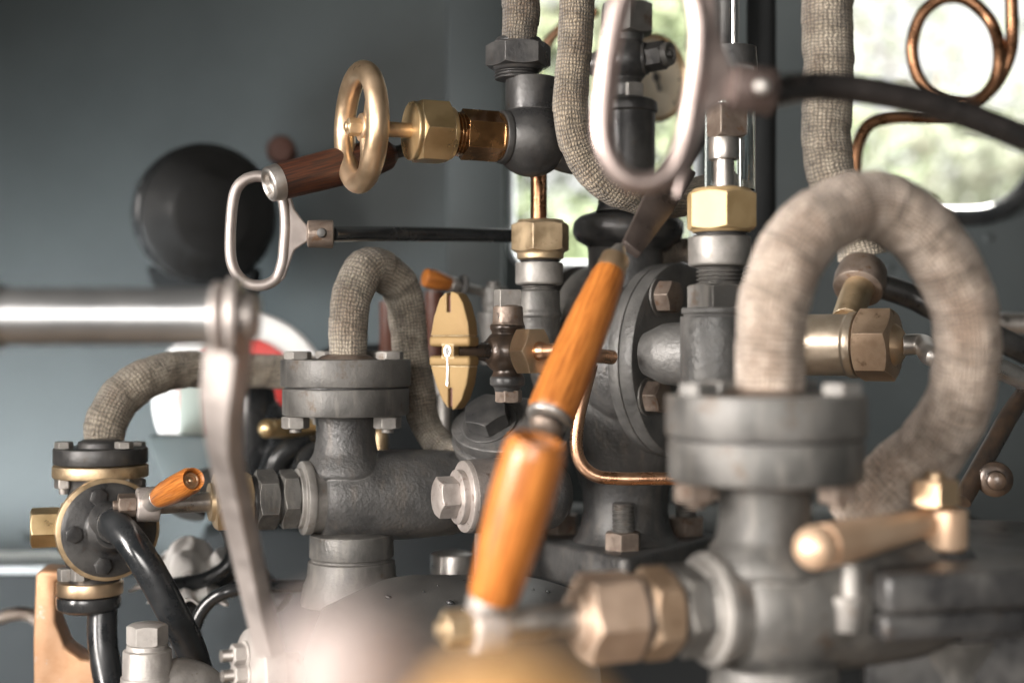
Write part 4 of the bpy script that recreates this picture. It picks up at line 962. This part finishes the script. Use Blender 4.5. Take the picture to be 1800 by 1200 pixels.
mb = MB(); mb.prism([(P(1515, 0, .64).x, .64), (P(1900, 0, .64).x, .64), (P(1900, 0, .78).x, .78), (P(1515, 0, .78).x, .78)], (0, 0, P(0, 1330, .64).z), (1, 0, 0), (0, 1, 0), S(235, .64), .004, 3, mid=False); build('chest', mb, BLACK, T)
mb = MB(); mb.vlathe(1497, .60, [(988, 14), (990, 17), (1052, 17)]); mb.vlathe(1490, .60, [(1046, 20), (1048, 30), (1070, 26), (1108, 22)], bev=.001); build('stud', mb, BOLT, T)
mb = MB(); mb.vhex(1535, .62, 985, 1005, 13, .2); build('bolt', mb, BOLT, T)
mb = MB(); mb.lathe([(-.02, .005), (0, .0056), (.002, .0054), (.003, .002)], P(1752, 845, .83), V((-.25, -.96, .02)), 36); mb.lathe([(-.03, .010), (-.012, .0105), (-.01, .007)], P(1752, 845, .83), V((-.25, -.96, .02)), 36)
build('brass_plug', mb, OILY, label='dull round brass plug near the right edge', cat='plug')

# ------------------------------------------------------------------ behind, left: gauge, disc, small taps
T = thing('round_housing', 'big dark round housing on the teal wall behind the oval ring pull', 'housing', P(355, 385, 1.38))
hc = P(362, 378, 1.36); ha = V((.42, -.90, -.06)).normalized(); r = S(122, 1.36)
mb = MB(); mb.lathe([(-.06, r*.5), (-.055, r*.92), (-.02, r*.98), (-.012, r*1.03), (.004, r*1.03), (.006, r*.97)], hc, ha, 72, .003); build('case', mb, BGLOSS, T)
mb = MB(); mb.lathe([(.004, r*.98), (.010, r*.96), (.014, r*.80), (.022, r*.55), (.025, r*.2), (.025, 0)], hc, ha, 72, .003, capa=False); build('cover', mb, plain('dull_black_cover', (.014, .014, .014), .55), T)
mb = MB(); mb.prism([(-.05, 0), (.06, 0), (.05, -.06), (-.02, -.07)], P(350, 470, 1.4), (1, 0, 0), (0, 0, 1), .04, .006); build('mount', mb, DARKPAINT, T)
mb = MB(); mb.lathe([(-.03, .012), (0, .015), (.008, .012), (.010, .002)], P(494, 264, 1.42), (0, -1, 0), 28, .001); build('copper_button', mb, plain('dim_copper_paint', (.13, .06, .045), .6), label='blurred copper coloured button on the wall above the dark wooden lever', cat='button')
# white and red disc
T = thing('target_disc', 'white round disc with red centre behind the chrome bar, partly hidden', 'disc', P(425, 700, 1.32))
wc_ = P(424, 702, 1.32); r = S(156, 1.32)
mb = MB(); mb.lathe([(-.012, r*.3), (-.012, r*.98), (0, r), (.002, r*.97), (.002, r*.3)], wc_, (0.03, -1, 0), 72, .001); build('white_ring', mb, WHITE, T)
mb = MB(); mb.lathe([(.001, r*.60), (.003, r*.705), (.0045, r*.70), (.0045, .0)], wc_, (.03, -1, 0), 72, .0004); build('red_centre', mb, RED, T)
mb = MB(); mb.box(wc_+V((-S(80, 1.3), -.014, S(0, 1.3))), S(46, 1.3), .012, S(150, 1.3), .002); build('green_plate', mb, PALEGREEN, T)
mb = MB(); mb.prism([((a-330)*K*1.28, -(b-820)*K*1.28) for a, b in ((264, 764), (470, 764), (470, 900), (330, 900), (300, 860), (280, 815))][::-1], P(330, 820, 1.275), (1, 0, 0), (0, 0, 1), .03, .004); build('lamp_box', mb, TEALBOX, label='teal grey painted box in front of the white and red disc', cat='box')
# brass handled tap behind
T = thing('drain_tap', 'black tap with rounded brass handle behind the left grey valve', 'tap', P(520, 790, 1.1))
mb = MB(); mb.tube([P(468, 753, 1.08), P(520, 752, 1.1), P(600, 750, 1.14)], [S(17, 1.08), S(16, 1.1), S(15, 1.14)], 24); mb.sphere(P(470, 753, 1.08), S(17.5, 1.08)); build('handle', mb, BRASS, T)
mb = MB(); mb.sphere(P(500, 800, 1.14), S(38, 1.14), (0, 0, 1)); mb.tube([P(470, 850, 1.1), P(490, 800, 1.1), P(530, 775, 1.11), P(590, 770, 1.15)], S(22, 1.1), 20)
mb.tube([P(520, 880, 1.08), P(532, 820, 1.08), P(560, 790, 1.1), P(620, 780, 1.15)], S(18, 1.08), 20); build('body', mb, BGLOSS, T)
mb = MB(); mb.vlathe(436, 1.15, [(655, 40), (700, 48), (760, 48), (830, 40), (900, 40)], bev=.002); build('black_cylinder', mb, BGLOSS, label='black glossy cylinder behind the flat lever arm', cat='cylinder')
# small orange grip tap far behind
T = thing('small_lever', 'small blurred orange wooden grip on a steel lever behind the brass wing tap', 'lever', P(800, 497, 1.12))
a_, b_ = P(745, 487, 1.10), P(862, 517, 1.13); dv = (b_-a_).normalized(); s = K*1.11
mb = MB(); mb.lathe([(0, 8*s), (2*s, 16*s), (20*s, 18*s), (52*s, 13*s), (54*s, 8*s)], a_, dv, 32, .001); build('handle', mb, ORANGE, T)
mb = MB(); mb.lathe([(52*s, 8*s), (53*s, 14*s), (66*s, 13*s), (67*s, 8*s), (120*s, 8*s)], a_, dv, 28, .0005); build('shank', mb, STEEL, T)
mb = MB(); mb.lathe([(74*s, 8*s), (74*s, 22*s), (80*s, 22*s), (80*s, 8*s)], a_, dv, 28, .0005); build('shield', mb, BLACK, T)
mb = MB(); mb.sphere(P(868, 528, 1.13), S(22, 1.13)); mb.vlathe(868, 1.13, [(494, 8), (496, 12), (504, 12), (505, 24), (510, 24), (548, 18), (549, 28), (556, 28), (600, 22), (640, 22)], bev=.0008); build('body', mb, IRON, T)
for px, w, y0, y1, lb in ((682, 15, 530, 660, 'reddish brown upright pipe inside the small cloth arch'), (764, 17, 512, 640, 'reddish brown upright pipe between the small arch and the brass wing tap')):
    mb = MB(); mb.tube([P(px, y0, 1.2), P(px, y1, 1.2)], S(w, 1.2), 18, smooth=False); build('brown_pipe', mb, BROWNPIPE, label=lb, cat='pipe')
mb = MB(); mb.vlathe(782, 1.1, [(640, 8), (650, 20), (692, 20), (694, 12), (730, 13), (780, 13)], bev=.001); build('small_pedestal', mb, BOLT, label='small pale steel pedestal behind the lower tip of the brass wing', cat='pedestal')
mb = MB(); mb.vlathe(668, 1.12, [(700, 16), (752, 16), (760, 12), (764, 14), (800, 14)], bev=.001); build('small_union', mb, DULLBRASS, label='small brass union behind the left valve neck', cat='pipe fitting')

# copper syphon coil on the right window
d = 1.16
T_pts = [(1503, 420, d), (1503, 300, d), (1508, 255, d), (1530, 218, d), (1575, 206, d), (1640, 206, d), (1700, 192, d), (1745, 150, d), (1757, 95, d), (1742, 40, d+.01), (1700, 0, d+.015), (1655, -2, d+.02), (1618, 30, d+.024), (1603, 85, d+.026), (1616, 140, d+.026), (1652, 176, d+.024), (1700, 182, d+.02), (1745, 155, d+.012), (1774, 100, d+.006), (1779, 40, d), (1774, -80, d)]
mb = MB(); mb.tube([P(*q) for q in T_pts], S(11.5, d), 20, sub=10)
build('copper_coil', mb, DKCOPPER, label='dark copper syphon pipe looped once in front of the bright right window', cat='pipe')

# ------------------------------------------------------------------ bottom: casing plate with oil drops, very near blurred lever
T = thing('oily_casing', 'dark grey curved casing plate with wet oil drops at the bottom centre', 'casing', P(800, 1120, .82))
mb = MB(); bm = mb.bm; gx_ = 40; gy_ = 24; grid = []
for j in range(gy_+1):
    row = []
    for i in range(gx_+1):
        u_ = i/gx_; w_ = j/gy_
        px = 560+480*u_; dd = .93-.24*w_
        prof_ = 1023+max(0, (740-px)/190)**2*60+max(0, (px-880)/160)**2*42
        z = P(0, prof_, .90).z - (w_**1.5)*.062
        row.append(bm.verts.new((P(px, 0, .90).x, dd, z)))
    grid.append(row)
for j in range(gy_):
    for i in range(gx_): bm.faces.new((grid[j][i], grid[j][i+1], grid[j+1][i+1], grid[j+1][i]))
r_ = bmesh.ops.extrude_face_region(bm, geom=bm.faces[:]); bmesh.ops.translate(bm, verts=[g for g in r_['geom'] if isinstance(g, bmesh.types.BMVert)], vec=(0, 0, -.02))
build('plate', mb, CASING, T, angle=60)
def plate_pt(px, py):
    best = None
    # march along the view ray until it meets the plate
    o = V((0, 0, CZ)); dr = P(px, py, 1.0)-o
    for k in range(400):
        dd = .69+.24*k/400; q = o+dr*dd
        w_ = (.93-dd)/.24; pxx = 900+q.x/(K*.90)
        prof_ = 1023+max(0, (740-pxx)/190)**2*60+max(0, (pxx-880)/160)**2*42
        z = P(0, prof_, .90).z-(max(0, w_)**1.5)*.062
        if q.z <= z: return V((q.x, q.y, z))
    return q
for px, py, w in ((792, 1060, 9), (816, 1074, 8), (683, 1050, 7), (745, 1040, 3), (963, 1040, 5), (938, 1036, 3), (770, 1030, 2)):
    q = plate_pt(px, py)
    mb = MB(); mb.sphere(q+V((0, 0, .0003)), S(w, .85), (.3, .2, 1), 20, 12, .55); build('oil_drop', mb, plain('oil_film', (.09, .07, .055), .06), T) if False else build('oil_drop', mb, BGLOSS, T)

d = .22; s = K*d
T = thing('near_lever', 'very blurred pale knob and brass arm at the bottom edge, nearest the lens', 'lever', P(800, 1230, d))
mb = MB(); mb.sphere(P(608, 1180, .165), S(120, .165), (0, 0, 1), 48, 28); build('knob', mb, pbr('pale_peach_knob', (.36, .30, .28), (.41, .345, .32), 0, .75), T)
mb = MB(); mb.tube([P(770, 1340, d-.07), P(835, 1262, d-.065), P(895, 1226, d-.06), P(960, 1240, d-.055), P(1050, 1320, d-.05)], [S(44, d), S(50, d), S(56, d), S(52, d), S(44, d)], 32); build('arm', mb, pbr('soft_gold_bronze', (.86, .45, .16), (.9, .52, .21), .1, .6), T)
